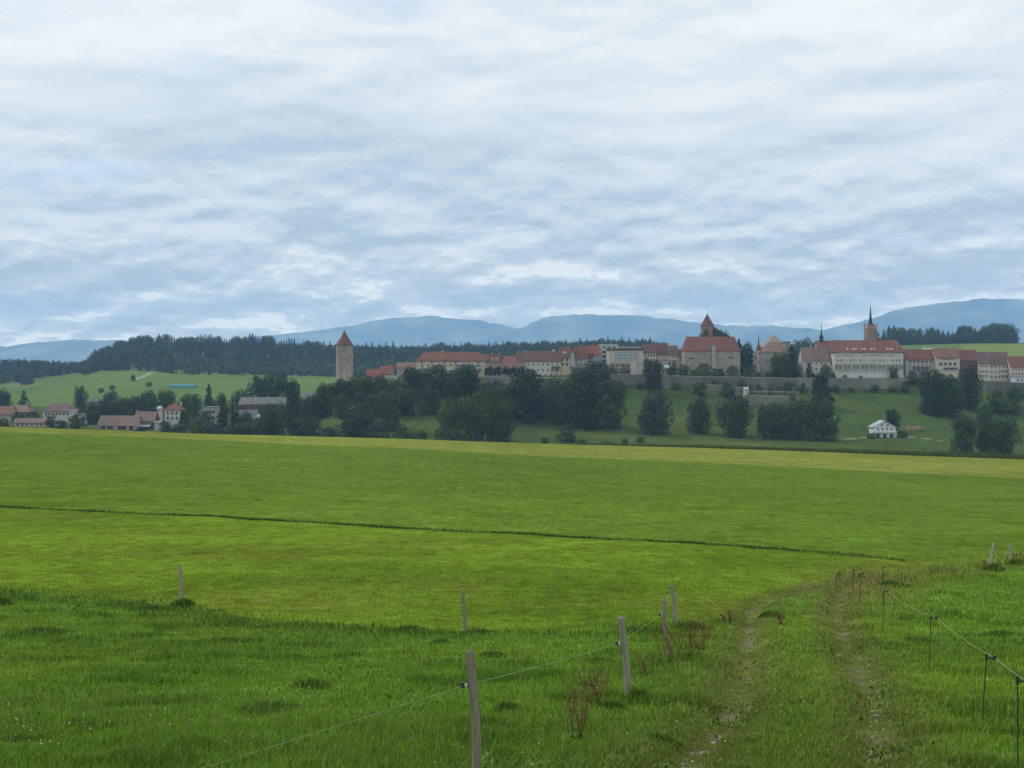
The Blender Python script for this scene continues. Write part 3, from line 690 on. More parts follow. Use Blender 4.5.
def house(name, label, px0, px1, base, eave, ridge, Y, roof='gx', wall='white', tile='red', depth=11, wins=(), chims=(), dorm=None, yaw=0, cat='house', ov=.6, rl=None, gable_wins=(), group=None, hipx=0):
    """front (camera side) width from px0..px1; rows in pixels give base, eave and ridge heights at depth Y"""
    w = (px1-px0)/F*Y-1.0; k = Y/F
    X = ((px0+px1)/2-512)/F*Y; Yc = Y+depth/2
    zb = min(-(base-HZ)*k, gz(X, Yc))-.8
    e = -(eave-HZ)*k-zb; r = -(ridge-HZ)*k*(1+depth/2/Y)-zb
    o = empty(name, (X, Yc, zb), R(yaw)); tag(o, label, cat, group)
    d = depth; m = MB(); fl = .8
    if roof == 'gx':
        m.loft([[(-w/2, -d/2, 0), (-w/2, d/2, 0), (-w/2, d/2, e), (-w/2, 0, r-.05), (-w/2, -d/2, e)], [(w/2, -d/2, 0), (w/2, d/2, 0), (w/2, d/2, e), (w/2, 0, r-.05), (w/2, -d/2, e)]])
    elif roof == 'gy':
        m.loft([[(-w/2, -d/2, 0), (w/2, -d/2, 0), (w/2, -d/2, e), (0, -d/2, r-.05), (-w/2, -d/2, e)], [(-w/2, d/2, 0), (w/2, d/2, 0), (w/2, d/2, e), (0, d/2, r-.05), (-w/2, d/2, e)]])
    else: m.box(-w/2, w/2, -d/2, d/2, 0, e)
    m.build('wall', W[wall], o)
    if roof == 'gx': rf = roof_gable(w, d, e, r, ov, along='x')
    elif roof == 'gy': rf = roof_gable(w, d, e, r, ov, along='y')
    elif roof == 'hip': rf = roof_hip(w, d, e, r, ov, rl, dx=hipx, dy=(d*.45 if hipx else 0))
    else: rf = MB().box(-w/2-ov, w/2+ov, -d/2-ov, d/2+ov, e, max(r, e+.4))
    ro = rf.build('roof', T[tile], o)
    for fx, s in chims:
        MB().box(fx*w/2-s/2, fx*w/2+s/2, -s/2+.4, s/2+.4, r-1, r+1.2).build('chimney', W['stonepale'], ro)
    for row in wins:
        py, n, ww, hh, f0, f1 = row[:6]; fr = row[6] if len(row) > 6 else None; gl = row[7] if len(row) > 7 else None
        z = -(py-HZ)*k-zb
        for i in range(n):
            x = -w/2+w*(f0+(f1-f0)*((i+.5)/n))
            window_at(o, x, -d/2, z, ww, hh, fr, gl)
    if wins and roof in ('gx', 'hip'):      # the end walls have windows too
        for row in wins[:2]:
            z = -(row[0]-HZ)*k-zb
            for s in (-1, 1):
                for yy in (-.22, .22): window_at(o, s*w/2, yy*d, z, row[2], row[3], row[6] if len(row) > 6 else None, None, R(90*s))
    for py, x, ww, hh in gable_wins: window_at(o, x*w, -d/2, -(py-HZ)*k-zb, ww, hh)
    if dorm:
        n, py, dw, dh, f0, f1 = dorm[:6]; dm = dorm[6] if len(dorm) > 6 else 'brown'
        z = -(py-HZ)*k-zb; sl = (r-e)/(d/2); yy = -d/2+max(.3, (z-dh/2-e)/max(sl, .1))
        for i in range(n):
            x = -w/2+w*(f0+(f1-f0)*((i+.5)/n))
            dd = min(2.6, dh/max(sl, .3)+.6)
            q = MB().loft([[(x-dw/2, yy, z-dh/2), (x+dw/2, yy, z-dh/2), (x+dw/2, yy, z+dh/2), (x, yy, z+dh/2+dw*.4), (x-dw/2, yy, z+dh/2)], [(x-dw/2, yy+dd, z-dh/2), (x+dw/2, yy+dd, z-dh/2), (x+dw/2, yy+dd, z+dh/2), (x, yy+dd, z+dh/2+dw*.4), (x-dw/2, yy+dd, z+dh/2)]]).build('dormer', W[dm], o)
            window_at(q, x, yy, z, dw*.6, dh*.7)
    o['_w'] = w; o['_d'] = d; o['_zb'] = zb
    return o
def zz(o, py, Y): return -(py-HZ)/F*Y-o['_zb']
def xx(o, px, Y): return (px-512)/F*Y-o.location.x

# ------------------------------------------------------------------ round tower
Y = 800; c = at(344.5, 380, Y); zb = gz(c.x, Y)-1; rt = 16.8/2/F*Y
tw = tag(empty('round_tower', (c.x, Y, zb)), 'tall round stone tower with a pointed red roof', 'tower')
ze = -(345.2-HZ)/F*Y-zb; za = -(330.3-HZ)/F*Y-zb
m = MB(); n = 40
m.loft([[(r*math.cos(2*math.pi*i/n), r*math.sin(2*math.pi*i/n), z) for i in range(n)] for r, z in ((rt*1.05, 0), (rt*1.0, ze*.45), (rt*.97, ze-2.6), (rt*1.0, ze-2.5), (rt*1.0, ze))])
m.build('wall', surf('tower_stone', (.32, .285, .22), .95, .45, .4, .3, stretch=(1, 1, .5)), tw, smooth=False)
MB().loft([[(r*math.cos(2*math.pi*i/n), r*math.sin(2*math.pi*i/n), z) for i in range(n)] for r, z in ((rt*1.0, ze-.15), (rt*1.1, ze-.1), (rt*.95, ze+1.1), (rt*.5, ze+(za-ze)*.47), (.05, za))]).build('roof', T['brown'], tw)
MB().tube([(0, 0, za-.2), (0, 0, za+1.6)], .07, 6).build('finial', IRON, tw)
for a, z in ((-95, ze-1.3), (-60, ze-1.3), (-125, ze-1.3), (-92, ze*.62), (-85, ze*.36)):
    q = R(a); window_at(tw, math.cos(q)*rt*.99, math.sin(q)*rt*.99, z, .5, 1.3, SFRAME, None, q+R(90))

# ------------------------------------------------------------------ houses of the old town
F_, D_ = FRAME, DFRAME
house('cottage', 'low cottage with a bright red roof just right of the round tower', 365.5, 381, 386, 376.5, 370, 808, 'gx', 'pink', 'bright', 9)
house('cottage', 'small cottage with the higher of two red roofs by the round tower', 379, 393.5, 386, 373.5, 366.5, 818, 'gx', 'cream', 'bright', 9, chims=((.5, .8),))
house('row_house', 'low pale house with a flat pink roof left of the hipped roof', 396, 418, 382, 367.5, 363, 830, 'gx', 'stonepale', 'pink', 9, wins=((371, 4, 1.1, 1.3, .1, .9),))
h = house('hipped_roof_house', 'long cream house under a wide hipped red roof above the trees', 415.5, 486, 386, 361.5, 352, 815, 'hip', 'cream', 'red', 15, rl=37, chims=((-.25, 1.2),), wins=((365.5, 11, 1.2, 1.6, .05, .95), (371, 11, 1.2, 1.6, .05, .95)), ov=.9)
d_ = h['_d']
for px in (422, 432, 444, 455.5, 478):       # cross gables
    x = xx(h, px, 815); z0 = zz(h, 364.5, 815); z1 = zz(h, 361.2, 815); z2 = zz(h, 358.6, 815); ww = 2.1
    q = MB().loft([[(x-ww, yy, z0), (x+ww, yy, z0), (x+ww, yy, z1), (x, yy, z2), (x-ww, yy, z1)] for yy in (-d_/2-.25, -d_/2+4)]).build('cross_gable', W['yellow'], h)
    window_at(q, x, -d_/2-.25, (z0+z1)/2+.2, 1.1, 1.5)
    MB().add([(x-ww-.4, -d_/2-.6, z1-.2), (x, -d_/2-.6, z2+.15), (x, -d_/2+4, z2+.15), (x-ww-.4, -d_/2+4, z1-.2), (x-ww-.4, -d_/2-.6, z1+.1), (x, -d_/2-.6, z2+.45), (x, -d_/2+4, z2+.45), (x-ww-.4, -d_/2+4, z1+.1)], [(0, 1, 2, 3), (4, 7, 6, 5), (0, 4, 5, 1), (1, 5, 6, 2), (2, 6, 7, 3), (3, 7, 4, 0)]).add([(x+ww+.4, -d_/2-.6, z1-.2), (x, -d_/2-.6, z2+.15), (x, -d_/2+4, z2+.15), (x+ww+.4, -d_/2+4, z1-.2), (x+ww+.4, -d_/2-.6, z1+.1), (x, -d_/2-.6, z2+.45), (x, -d_/2+4, z2+.45), (x+ww+.4, -d_/2+4, z1+.1)], [(3, 2, 1, 0), (5, 6, 7, 4), (1, 5, 4, 0), (2, 6, 5, 1), (3, 7, 6, 2), (0, 4, 7, 3)]).build('gable_roof', T['red'], q)
house('ochre_house', 'narrow ochre house squeezed between hipped roof and small dormer house', 478, 490, 384, 361.5, 354.5, 826, 'gx', 'yellow', 'orange', 9, wins=((364, 3, 1., 1.4, .1, .9),))
house('dormer_house', 'small pink house whose red roof carries two white dormers', 488.5, 501, 384, 362.5, 354.5, 822, 'gx', 'pink', 'brown', 9, dorm=(2, 360, 2.0, 1.9, .1, .9, 'white'), chims=((-.6, .9), (.7, .9)))
house('terrace_building', 'long low pale building behind the row of pollarded trees', 485.5, 526, 383, 368.5, 363.5, 806, 'gx', 'stonepale', 'mauve', 9, wins=((371.5, 9, 1., 1.3, .04, .96),))
house('hip_roof_cottage', 'house with a bright red hipped roof beside the dark brown house', 500, 519.5, 384, 364, 356, 828, 'hip', 'pink', 'bright', 11, rl=6)
house('brown_house', 'dark brown timber house left of the white inn', 516, 529, 384, 362, 352.5, 832, 'gx', 'brown', 'mauve', 10, wins=((365, 3, 1, 1.2, .1, .9),), chims=((.4, 1.),))
house('gabled_tower_house', 'narrow pinkish gabled house peeping over the left end of the inn', 525, 534, 384, 357.5, 351.5, 840, 'gx', 'pink', 'orange', 7, wins=((360.5, 2, .9, 1.2, .1, .9),))
h = house('white_inn', 'long white inn with a steep brown red roof and two rows of windows', 524.5, 561.5, 378.5, 361.8, 351, 812, 'hip', 'white', 'brown', 13, rl=18.5, chims=((.62, 1.5),), wins=((364.6, 7, 1.05, 1.5, .03, .97, F_), (370, 7, 1.05, 1.5, .03, .97, F_), (375.3, 6, 1.05, 1.4, .05, .95)), ov=.7)
m = MB(); k = 812
x0, x1 = xx(h, 551, k), xx(h, 561, k); z0, z1, z2 = zz(h, 370, k), zz(h, 368.2, k), zz(h, 366.6, k)
aw = MB().add([(x0, -d_/2-2.6, z1), (x1, -d_/2-2.6, z1), (x1-.6, -h['_d']/2, z2), (x0+.6, -h['_d']/2, z2), (x0, -d_/2-2.6, z1+.2), (x1, -d_/2-2.6, z1+.2), (x1-.6, -h['_d']/2, z2+.2), (x0+.6, -h['_d']/2, z2+.2)], [(3, 2, 1, 0), (4, 5, 6, 7), (0, 1, 5, 4), (1, 2, 6, 5), (2, 3, 7, 6), (3, 0, 4, 7)]).build('porch_roof', T['dark'], h)
for i in range(3):
    x = x0+.3+(x1-x0-.6)*i/2; MB().box(x-.12, x+.12, -d_/2-2.5, -d_/2-2.2, 0, z1).build('post', W['brown'], h)
house('yellow_house', 'tall yellow house at the right end of the white inn', 558.5, 571, 380, 357, 348, 814, 'gx', 'yellow', 'red', 10, wins=((359.6, 2, 1.3, 1.7, .12, .88, D_), (364.2, 2, 1.3, 1.7, .12, .88, D_)), chims=((.7, .9),), dorm=(1, 353.5, 3, 1.2, .3, .7, 'white'))
house('grey_gable_house', 'slim grey gable wall between the yellow house and a blue grey house', 569.5, 575.5, 380, 355.5, 350.5, 812, 'gy', 'grey', 'grey', 10)
house('blue_grey_house', 'blue grey house with a red roof and two rows of dark windows', 573.5, 588.5, 380, 357.5, 347, 818, 'gx', 'bluegrey', 'red', 11, wins=((360, 3, 1.2, 1.6, .08, .92, F_), (364.6, 3, 1.2, 1.6, .08, .92, F_), (369, 3, 1.2, 1.6, .08, .92)), chims=((0, .9),))
h = house('balcony_house', 'house with a dark wooden balcony under a bright red roof', 586, 601, 380, 354.5, 346, 824, 'gx', 'bluegrey', 'bright', 11, wins=((362, 3, 1.2, 1.7, .1, .9, F_), (367, 3, 1.2, 1.7, .1, .9, F_)))
x0, x1 = xx(h, 584.5, 824), xx(h, 593, 824); z = zz(h, 358.6, 824); m = MB(); yy = -h['_d']/2
m.box(x0, x1, yy-1.4, yy-.02, z, z+.2); m.box(x0, x1, yy-1.4, yy-1.3, z+.2, z+1.2); m.box(x0, x1, yy-1.5, yy-.02, z+2.4, z+2.6); m.box(x0, x0+.15, yy-1.4, yy-1.25, z+1.2, z+2.4); m.box(x1-.15, x1, yy-1.4, yy-1.25, z+1.2, z+2.4)
m.build('balcony', W['brown'], h)
h = house('flat_roofed_block', 'tall pale mint apartment block with a flat roof behind the hall', 599.5, 619, 380, 345, 344.2, 836, 'flat', 'mint', 'pale', 13, wins=((347.2, 3, 2.0, 1.2, .1, .9, F_), (352, 3, 2.4, 1.3, .05, .95, D_), (356.5, 3, 2.4, 1.3, .05, .95, D_), (361, 3, 2.4, 1.3, .05, .95, D_), (365.5, 3, 2.4, 1.3, .05, .95, D_)), ov=.2, cat='apartment block')
house('flat_roofed_block', 'low pale flat roofed block behind the concrete hall', 617, 642, 380, 347, 345.4, 842, 'flat', 'mint', 'grey', 11, wins=((349, 7, 1.6, 1.1, .04, .96, F_),), ov=.3, cat='apartment block')
h = house('concrete_hall', 'beige concrete hall with a large grid of pale windows', 608, 643.5, 378, 350, 348.6, 806, 'flat', 'beige', 'dark', 15, ov=.8, cat='hall')
k = 806; yy = -h['_d']/2
for i in range(4):
    for j in range(3):
        xa, xb = xx(h, 614.5+5.55*i, k), xx(h, 614.5+5.55*(i+1), k); za, zb_ = zz(h, 361-2.85*j, k), zz(h, 361-2.85*(j+1), k)
        window_at(h, (xa+xb)/2, yy, (za+zb_)/2, xb-xa-.32, zb_-za-.32, DFRAME, PGLASS)
MB().box(xx(h, 637.2, k), xx(h, 642.3, k), yy-.25, yy-.003, zz(h, 363, k), zz(h, 351, k)).build('panel', W['stonepale'], h)
MB().box(xx(h, 609.5, k), xx(h, 637, k), yy-.9, yy-.003, zz(h, 363.4, k), zz(h, 362.6, k)).build('ledge', W['stonepale'], h)
for i in range(5): window_at(h, xx(h, 612.5+5.2*i, k), yy, zz(h, 365.6, k), 2.6, 1.5, FRAME, GLASS)
MB().box(xx(h, 630.5, k), xx(h, 636.2, k), yy-2.2, yy-.003, zz(h, 375, k), zz(h, 363.6, k)).build('stair_block', W['white'], h)
house('ochre_pilaster_house', 'house with cream pilasters on an ochre front right of the hall', 643, 656.5, 380, 352.5, 345, 818, 'gx', 'cream', 'brown', 11, wins=((355.5, 4, 1.1, 2.0, .05, .95, F_), (360.2, 4, 1.1, 2.0, .05, .95, F_), (365, 4, 1.1, 1.6, .05, .95)), dorm=(1, 350, 1.4, 1.2, .35, .65, 'brown'))
house('pink_town_house', 'pale pink town house with dark dormers in a red brown roof', 655.5, 669, 382, 353.5, 343.5, 822, 'gx', 'pink', 'brown', 12, wins=((356, 5, .9, 1.4, .04, .96, F_), (360.4, 5, .9, 1.4, .04, .96, F_), (364.6, 5, .9, 1.4, .04, .96)), dorm=(2, 350.8, 1.5, 1.3, .1, .9, 'brown'), chims=((-.4, 1.), (.6, 1.)))
house('white_town_house', 'white town house with two dormers beside the castle', 668, 679, 382, 354, 346, 820, 'gx', 'white', 'mauve', 11, wins=((356.6, 4, .9, 1.4, .05, .95, F_), (361, 4, .9, 1.4, .05, .95, F_), (365, 4, .9, 1.3, .05, .95)), dorm=(2, 351, 1.5, 1.2, .1, .9, 'brown'))
house('lean_house', 'low pink house tucked against the left side of the castle', 677.5, 687, 382, 357.5, 353.5, 818, 'gx', 'pink', 'mauve', 9, wins=((360.5, 3, .9, 1.3, .1, .9), (365, 3, .9, 1.2, .1, .9)))
house('pavilion', 'small garden pavilion with a pale sheet roof below the white town house', 664, 678, 379, 367.5, 365.3, 800, 'gx', 'grey', 'pale', 5, wins=((370.5, 4, 1.2, 1.4, .05, .95, D_),), cat='pavilion')

# ------------------------------------------------------------------ castle
k = 804
h = house('castle', 'stone castle with a big hipped red roof and a round keep behind', 684, 741, 380, 351.6, 336.6, k, 'hip', 'stone', 'red', 18, rl=32.5, cat='castle', ov=.5)
yy = -h['_d']/2
for px, py, w_, h_ in ((691.5, 358.4, 3.6, 1.3), (731, 357.6, 3.6, 1.4), (700.5, 359.5, .9, 1.1), (711, 359.5, .8, 1.1), (717.5, 359, .8, 1.1), (724, 366, .8, 1.)):
    window_at(h, xx(h, px, k), yy, zz(h, py, k), w_, h_, SFRAME)
xa, xb = xx(h, 711.8, k), xx(h, 715.3, k)
q = MB().box(xa, xb, yy-1.3, yy-.003, zz(h, 369, k), zz(h, 345.6, k)).build('garderobe_tower', W['stonepale'], h)
for py in (347.5, 351, 355, 359, 363): window_at(q, (xa+xb)/2-.45, yy-1.3, zz(h, py, k), .35, .7, SFRAME); window_at(q, (xa+xb)/2+.45, yy-1.3, zz(h, py, k), .35, .7, SFRAME)
MB().add([(xa-.2, yy-1.5, zz(h, 345.6, k)), (xb+.2, yy-1.5, zz(h, 345.6, k)), (xb+.2, yy+1.5, zz(h, 345.6, k)), (xa-.2, yy+1.5, zz(h, 345.6, k)), ((xa+xb)/2, yy+.3, zz(h, 343.8, k))], [(3, 2, 1, 0), (0, 1, 4), (1, 2, 4), (2, 3, 4), (3, 0, 4)]).build('turret_roof', T['brown'], q)
for px in (689.2, 732.3):
    MB().tube([(xx(h, px, k), 0, zz(h, 337.5, k)), (xx(h, px, k), 0, zz(h, 331, k))], [.12, .04], 6).build('finial', IRON, h)
kk = k+28; yo = 28-h['_d']/2
def at_keep(px): return (px-512)/F*kk-h.location.x
zk = lambda py: -(py-HZ)/F*kk-h['_zb']
kx = at_keep(707.2); kr = 6.4/F*kk
q = MB().cyl(kx, yo, 2, zk(326), kr, n=32).build('keep', surf('keep_stone', (.27, .17, .135), .95, .25, .4), h)
MB().cyl(kx, yo, zk(326.2), zk(325.4), kr*1.1, kr*1.08, 32).loft([[(kx+r*math.cos(2*math.pi*i/32), yo+r*math.sin(2*math.pi*i/32), z) for i in range(32)] for r, z in ((kr*1.08, zk(325.38)), (kr*.62, zk(321)), (.06, zk(313.6)))]).build('keep_roof', T['brown'], q)
MB().tube([(kx, yo, zk(314)), (kx, yo, zk(308.5))], [.12, .04], 6).build('finial', IRON, q)
for a in (-120, -90, -60): window_at(q, kx+math.cos(R(a))*kr*.99, yo+math.sin(R(a))*kr*.99, zk(328.6), .7, 1., SFRAME, None, R(a+90))
x0, x1 = at_keep(713), at_keep(729)
MB().add([(x0, yo-4, zk(342)), (x1, yo-4, zk(342)), (x1, yo+5, zk(342)), (x0, yo+5, zk(342)), (x0, yo-4, zk(330)), (x1, yo-4, zk(336)), (x1, yo+5, zk(336)), (x0, yo+5, zk(326)), (x0, yo+.5, zk(326.2)), ((x0+x1)/2, yo+.5, zk(332.2)), (x1, yo+.5, zk(335.4))], [(0, 1, 5, 4), (3, 7, 6, 2), (0, 4, 8, 7, 3), (1, 2, 6, 10, 5), (4, 5, 10, 9, 8), (8, 9, 10, 6, 7), (3, 2, 1, 0)]).build('keep_wing_roof', T['dark'], h)
tree('broad', 704.5, 329.5, 345, 10, 'small green tree growing between the castle roof and the keep', 'mid', 826)
tree('broad', 722, 331, 350, 13, 'dark tree behind the castle roof right of the keep', 'pine', 850)

# slim spire tower
k = 808; c = at(758.6, 378, k); zb = gz(c.x, k)-1; w_ = 5/F*k/2
o = tag(empty('spire_tower', (c.x, k, zb)), 'slim square pink tower with a thin red needle spire', 'tower')
z1 = -(350.5-HZ)/F*k-zb; z2 = -(346.8-HZ)/F*k-zb; z3 = -(334-HZ)/F*k-zb
MB().box(-w_, w_, -w_, w_, 0, z1).build('wall', W['pink'], o)
MB().loft([[(-a, -a, z), (a, -a, z), (a, a, z), (-a, a, z)] for a, z in ((w_*1.12, z1), (w_*.55, z2), (w_*.28, z2+1.8), (.05, z3))]).build('spire', T['brown'], o)
for z in (z1-2, z1*.55): window_at(o, 0, -w_, z, .7, 1.3, SFRAME)
house('lean_cottage', 'tiny red roofed house between the spire tower and the gabled church house', 760, 766, 380, 351.5, 347.6, 812, 'gx', 'brown', 'bright', 6)
# gabled church house
k = 814
h = house('church_house', 'tall pale gabled church house with a lower red roofed front wing', 758.5, 791, 380, 352, 336.4, k, 'gy', 'beige', 'sand', 16, cat='church', ov=.12)
house('church_wing', 'beige stone wing with a sloping red roof in front of the gable', 761, 785, 380, 352.2, 342.0, 802, 'hip', 'stone', 'pink', 11, rl=5, hipx=3.2, wins=((361, 4, .7, 2.2, .1, .9, SFRAME),), cat='church', ov=.4)
house('church_annex', 'narrow flat topped stone annex at the right of the gabled church house', 784, 791, 380, 342.6, 341.6, 803, 'flat', 'stone', 'brown', 8, wins=((350, 1, .8, 2., .2, .8, SFRAME),), cat='church', ov=.3)

# convent
house('convent_wing', 'white side wing with a low red roof left of the long white convent', 802, 835.5, 381, 360.3, 348, 806, 'gx', 'white', 'pink', 13, wins=((363.5, 6, 1., 1.6, .05, .95, F_), (369, 6, 1., 1.6, .05, .95, F_), (374.5, 5, 1., 1.4, .05, .95)), cat='convent', chims=((-.3, 1.),))
house('convent_gallery', 'beige upper storey with a red roof rising behind the convent side wing', 817.5, 836, 381, 348.2, 341, 822, 'gx', 'stone', 'red', 12, wins=((350.5, 2, 1.4, 1., .2, .8, D_),), cat='convent')
k = 800
h = house('convent', 'long white convent of four storeys under a large hipped red roof', 833.5, 904, 382, 352.6, 340.2, k, 'hip', 'white', 'red', 18, rl=43, cat='convent', ov=.8)
yy = -h['_d']/2; d2 = h['_d']/2; w_ = h['_w']
zr = zz(h, 349.4, k); ze = zz(h, 352.6, k); rr = zz(h, 340.2, k)*1.0
for px in (848, 853.5, 856.2, 863, 866, 871.5, 874.5, 887.5, 890.2, 892.8):
    x = xx(h, px, k); s = (rr-ze)/(d2+.8); y = -d2-.8+(zr-ze-.35)/s; z = zr+.12
    MB().add([(x-.55, y-.35, z-.35*s), (x+.55, y-.35, z-.35*s), (x+.55, y+.5, z+.5*s), (x-.55, y+.5, z+.5*s), (x-.55, y-.35, z-.35*s+.25), (x+.55, y-.35, z-.35*s+.25), (x+.55, y+.5, z+.5*s+.25), (x-.55, y+.5, z+.5*s+.25)], [(3, 2, 1, 0), (4, 5, 6, 7), (0, 1, 5, 4), (1, 2, 6, 5), (2, 3, 7, 6), (3, 0, 4, 7)]).build('skylight', FRAME, h)
for py, n, ww, hh, f0, f1, g in ((355.4, 20, .9, 1.5, .03, .97, None), (360.6, 20, .95, 1.7, .03, .97, None), (372.6, 16, 1., 1.3, .04, .96, PGLASS)):
    for i in range(n): window_at(h, -w_/2+w_*(f0+(f1-f0)*(i+.5)/n), yy, zz(h, py, k), ww, hh, FRAME, g if g else (GLASS if random.random() < .55 else PGLASS))
for i in range(8): window_at(h, -w_/2+w_*(i+.5)/8, yy-.12, zz(h, 367.2, k), w_/8-.75, 3.0, FRAME, GGLASS)
MB().box(-w_/2, w_/2, yy-.6, yy-.003, zz(h, 370.4, k), zz(h, 369.8, k)).build('ledge', W['stonepale'], h)
MB().box(-w_/2, w_/2, yy-.4, yy-.003, zz(h, 364.3, k), zz(h, 363.7, k)).build('ledge', W['stonepale'], h)
MB().box(-w_/2-.3, w_/2+.3, yy-2.2, yy-.004, zz(h, 378, k), zz(h, 376, k)).build('plinth', FRAME, h)
MB().tube([(xx(h, 903, k), 3, 0), (xx(h, 903, k), 3, zz(h, 336, k))], [.1, .05], 6).build('mast', IRON, h)
# ridge turret
k = 822; c = at(823.6, 360, k); zb = gz(c.x, k+6)
o = tag(empty('bell_turret', (c.x, k+6, zb)), 'slender dark bell turret with a needle spire above the convent gallery', 'turret')
zf = lambda py: -(py-HZ)/F*(k+6)-zb
MB().box(-1.1, 1.1, -1.1, 1.1, zf(345), zf(337.5)).build('bell_stage', T['slate'], o)
for s in (-.45, .45): window_at(o, s, -1.1, zf(338.8), .4, 1.1, DFRAME)
MB().loft([[(-a, -a, z), (a, -a, z), (a, a, z), (-a, a, z)] for a, z in ((1.35, zf(337.5)), (.6, zf(335.4)), (.28, zf(331.5)), (.05, zf(322.5)))]).build('spire', T['slate'], o)
MB().box(-1.6, 1.6, -1.6, 1.6, 0, zf(345.02)).build('tower_base', W['stone'], o)
# church tower
k = 862; c = at(870.5, 380, k); zb = gz(c.x, k)-1; w_ = 10.2/F*k/2
o = tag(empty('church_tower', (c.x, k, zb)), 'square church tower with corner pinnacles and a thin dark spire', 'church tower')
zf = lambda py: -(py-HZ)/F*k-zb
MB().box(-w_, w_, -w_, w_, 0, zf(327.5)).build('wall', wallm('tower_brown_stone', (.25, .165, .12), .3), o)
MB().box(-w_-.25, w_+.25, -w_-.25, w_+.25, zf(327.5), zf(326.6)).build('parapet', W['stonepale'], o)
for sx in (-1, 1):
    for sy in (-1, 1):
        a = .55; X_, Y_ = sx*(w_-.4), sy*(w_-.4)
        MB().loft([[(X_-b, Y_-b, z), (X_+b, Y_-b, z), (X_+b, Y_+b, z), (X_-b, Y_+b, z)] for b, z in ((a, zf(326.6)), (a, zf(325.2)), (.08, zf(322.2)))]).build('pinnacle', W['stone'], o)
for s in (-1, 1):
    for rz, X_, Y_ in ((0, s*1.15, -w_), (90, w_, s*1.15), (-90, -w_, s*1.15)): window_at(o, X_, Y_, zf(334.5), 1.3, 5.2, SFRAME, None, R(rz), 'belfry_opening')
n = 8
MB().loft([[(r*math.cos(2*math.pi*(i+.5)/n), r*math.sin(2*math.pi*(i+.5)/n), z) for i in range(n)] for r, z in ((w_*.72, zf(326.6)), (w_*.40, zf(323.5)), (w_*.28, zf(320)), (.08, zf(306)))]).build('spire', T['slate'], o)
MB().tube([(0, 0, zf(306.5)), (0, 0, zf(301.5))], [.1, .04], 6).build('cross_pole', IRON, o)
MB().loft([[(-w_*.9, -w_*.9, zf(326.59)), (w_*.9, -w_*.9, zf(326.59)), (w_*.9, w_*.9, zf(326.59)), (-w_*.9, w_*.9, zf(326.59))], [(-w_*.4, -w_*.4, zf(324)), (w_*.4, -w_*.4, zf(324)), (w_*.4, w_*.4, zf(324)), (-w_*.4, w_*.4, zf(324))]]).build('spire_foot', T['brown'], o)
house('church_nave', 'red roofed nave just showing beside the church tower', 852, 890, 380, 352, 341.5, 868, 'gx', 'stone', 'brown', 12, cat='church')

# right hand houses
h = house('garden_house', 'house with a long red roof and shaded wooden gallery right of the convent', 905, 936, 384, 359, 349.8, 806, 'gx', 'grey', 'red', 12, wins=((361.5, 6, 1.1, 1.6, .08, .92, D_), (366, 6, 1.2, 1.8, .08, .92, F_), (371, 6, 1.1, 1.6, .08, .92, D_)), chims=((-.85, 1.1),))
yy = -h['_d']/2; k = 806; m = MB(); z = zz(h, 368.6, k)
m.box(-h['_w']*.3, h['_w']*.3, yy-1.4, yy-.12, z, z+.2); m.box(-h['_w']*.3, h['_w']*.3, yy-1.4, yy-1.3, z+.2, z+1.1)
m.build('balcony', W['brown'], h)
h = house('veranda_house', 'cream house with a dark blue veranda under an orange roof', 935, 960.5, 384, 357.4, 348.8, 804, 'gx', 'cream', 'orange', 12, wins=((359.3, 5, .8, .9, .2, .8, D_), (364, 4, 1.8, 1.8, .1, .9, D_)), chims=((-.85, 1.),))
yy = -h['_d']/2; k = 804; z = zz(h, 369.2, k); m = MB(); a, b = xx(h, 943, k), xx(h, 957, k)
m.box(a, b, yy-1.5, yy-.12, z, z+.25); m.box(a, b, yy-1.5, yy-1.4, z+.25, z+1.2); m.build('veranda', surf('blue_paint', (.05, .08, .13), .6, .1, 1), h)
house('low_red_house', 'house with a plain red roof and dark eaves between veranda house and dormer row', 959.5, 979, 384, 360, 350.2, 808, 'gx', 'redwall', 'red', 12, wins=((363, 5, 1., 1.4, .08, .92, D_),), dorm=(4, 359.5, 1.2, 1., .08, .92, 'brown'))
def balcs(h, k, px0, px1, rows, mat='white'):
    for py in rows:
        yy = -h['_d']/2; z = zz(h, py, k); a, b = xx(h, px0, k), xx(h, px1, k); m = MB()
        m.box(a, b, yy-1.3, yy-.12, z, z+.2); m.box(a, b, yy-1.3, yy-1.2, z+.2, z+1.1); m.build('balcony', W[mat], h)
h = house('mauve_roof_house', 'cream house with a mauve roof, balcony and two dormers', 977.5, 990, 386, 362.8, 352.3, 806, 'gx', 'cream', 'mauve', 12, wins=((366, 3, 1.1, 1.5, .08, .92), (371, 3, 1.1, 1.6, .08, .92), (376, 3, 1.1, 1.6, .08, .92)), dorm=(2, 360.8, 1.5, 1.3, .08, .92, 'brown'))
balcs(h, 806, 978.5, 986, (370.5,))
h = house('four_dormer_house', 'cream house with four dark dormers and stacked pale balconies', 988, 1011, 386, 364, 352.5, 808, 'gx', 'cream', 'mauve', 12, wins=((367, 5, 1.1, 1.5, .05, .95), (372, 5, 1.1, 1.6, .05, .95), (377, 5, 1.1, 1.6, .05, .95)), dorm=(4, 361.6, 1.6, 1.5, .05, .95, 'brown'), chims=((.9, 1.),))
balcs(h, 808, 999.5, 1009, (369.8, 374.8))
h = house('pink_corner_house', 'pale pink house with three rows of small windows at the right border', 1010, 1034, 386, 366.6, 357, 803, 'gx', 'pink', 'red', 12, wins=((369.5, 7, 1., 1.4, .04, .96), (374, 7, 1., 1.5, .04, .96)), dorm=(3, 363.8, 1.8, 1.2, .1, .9, 'brown'))
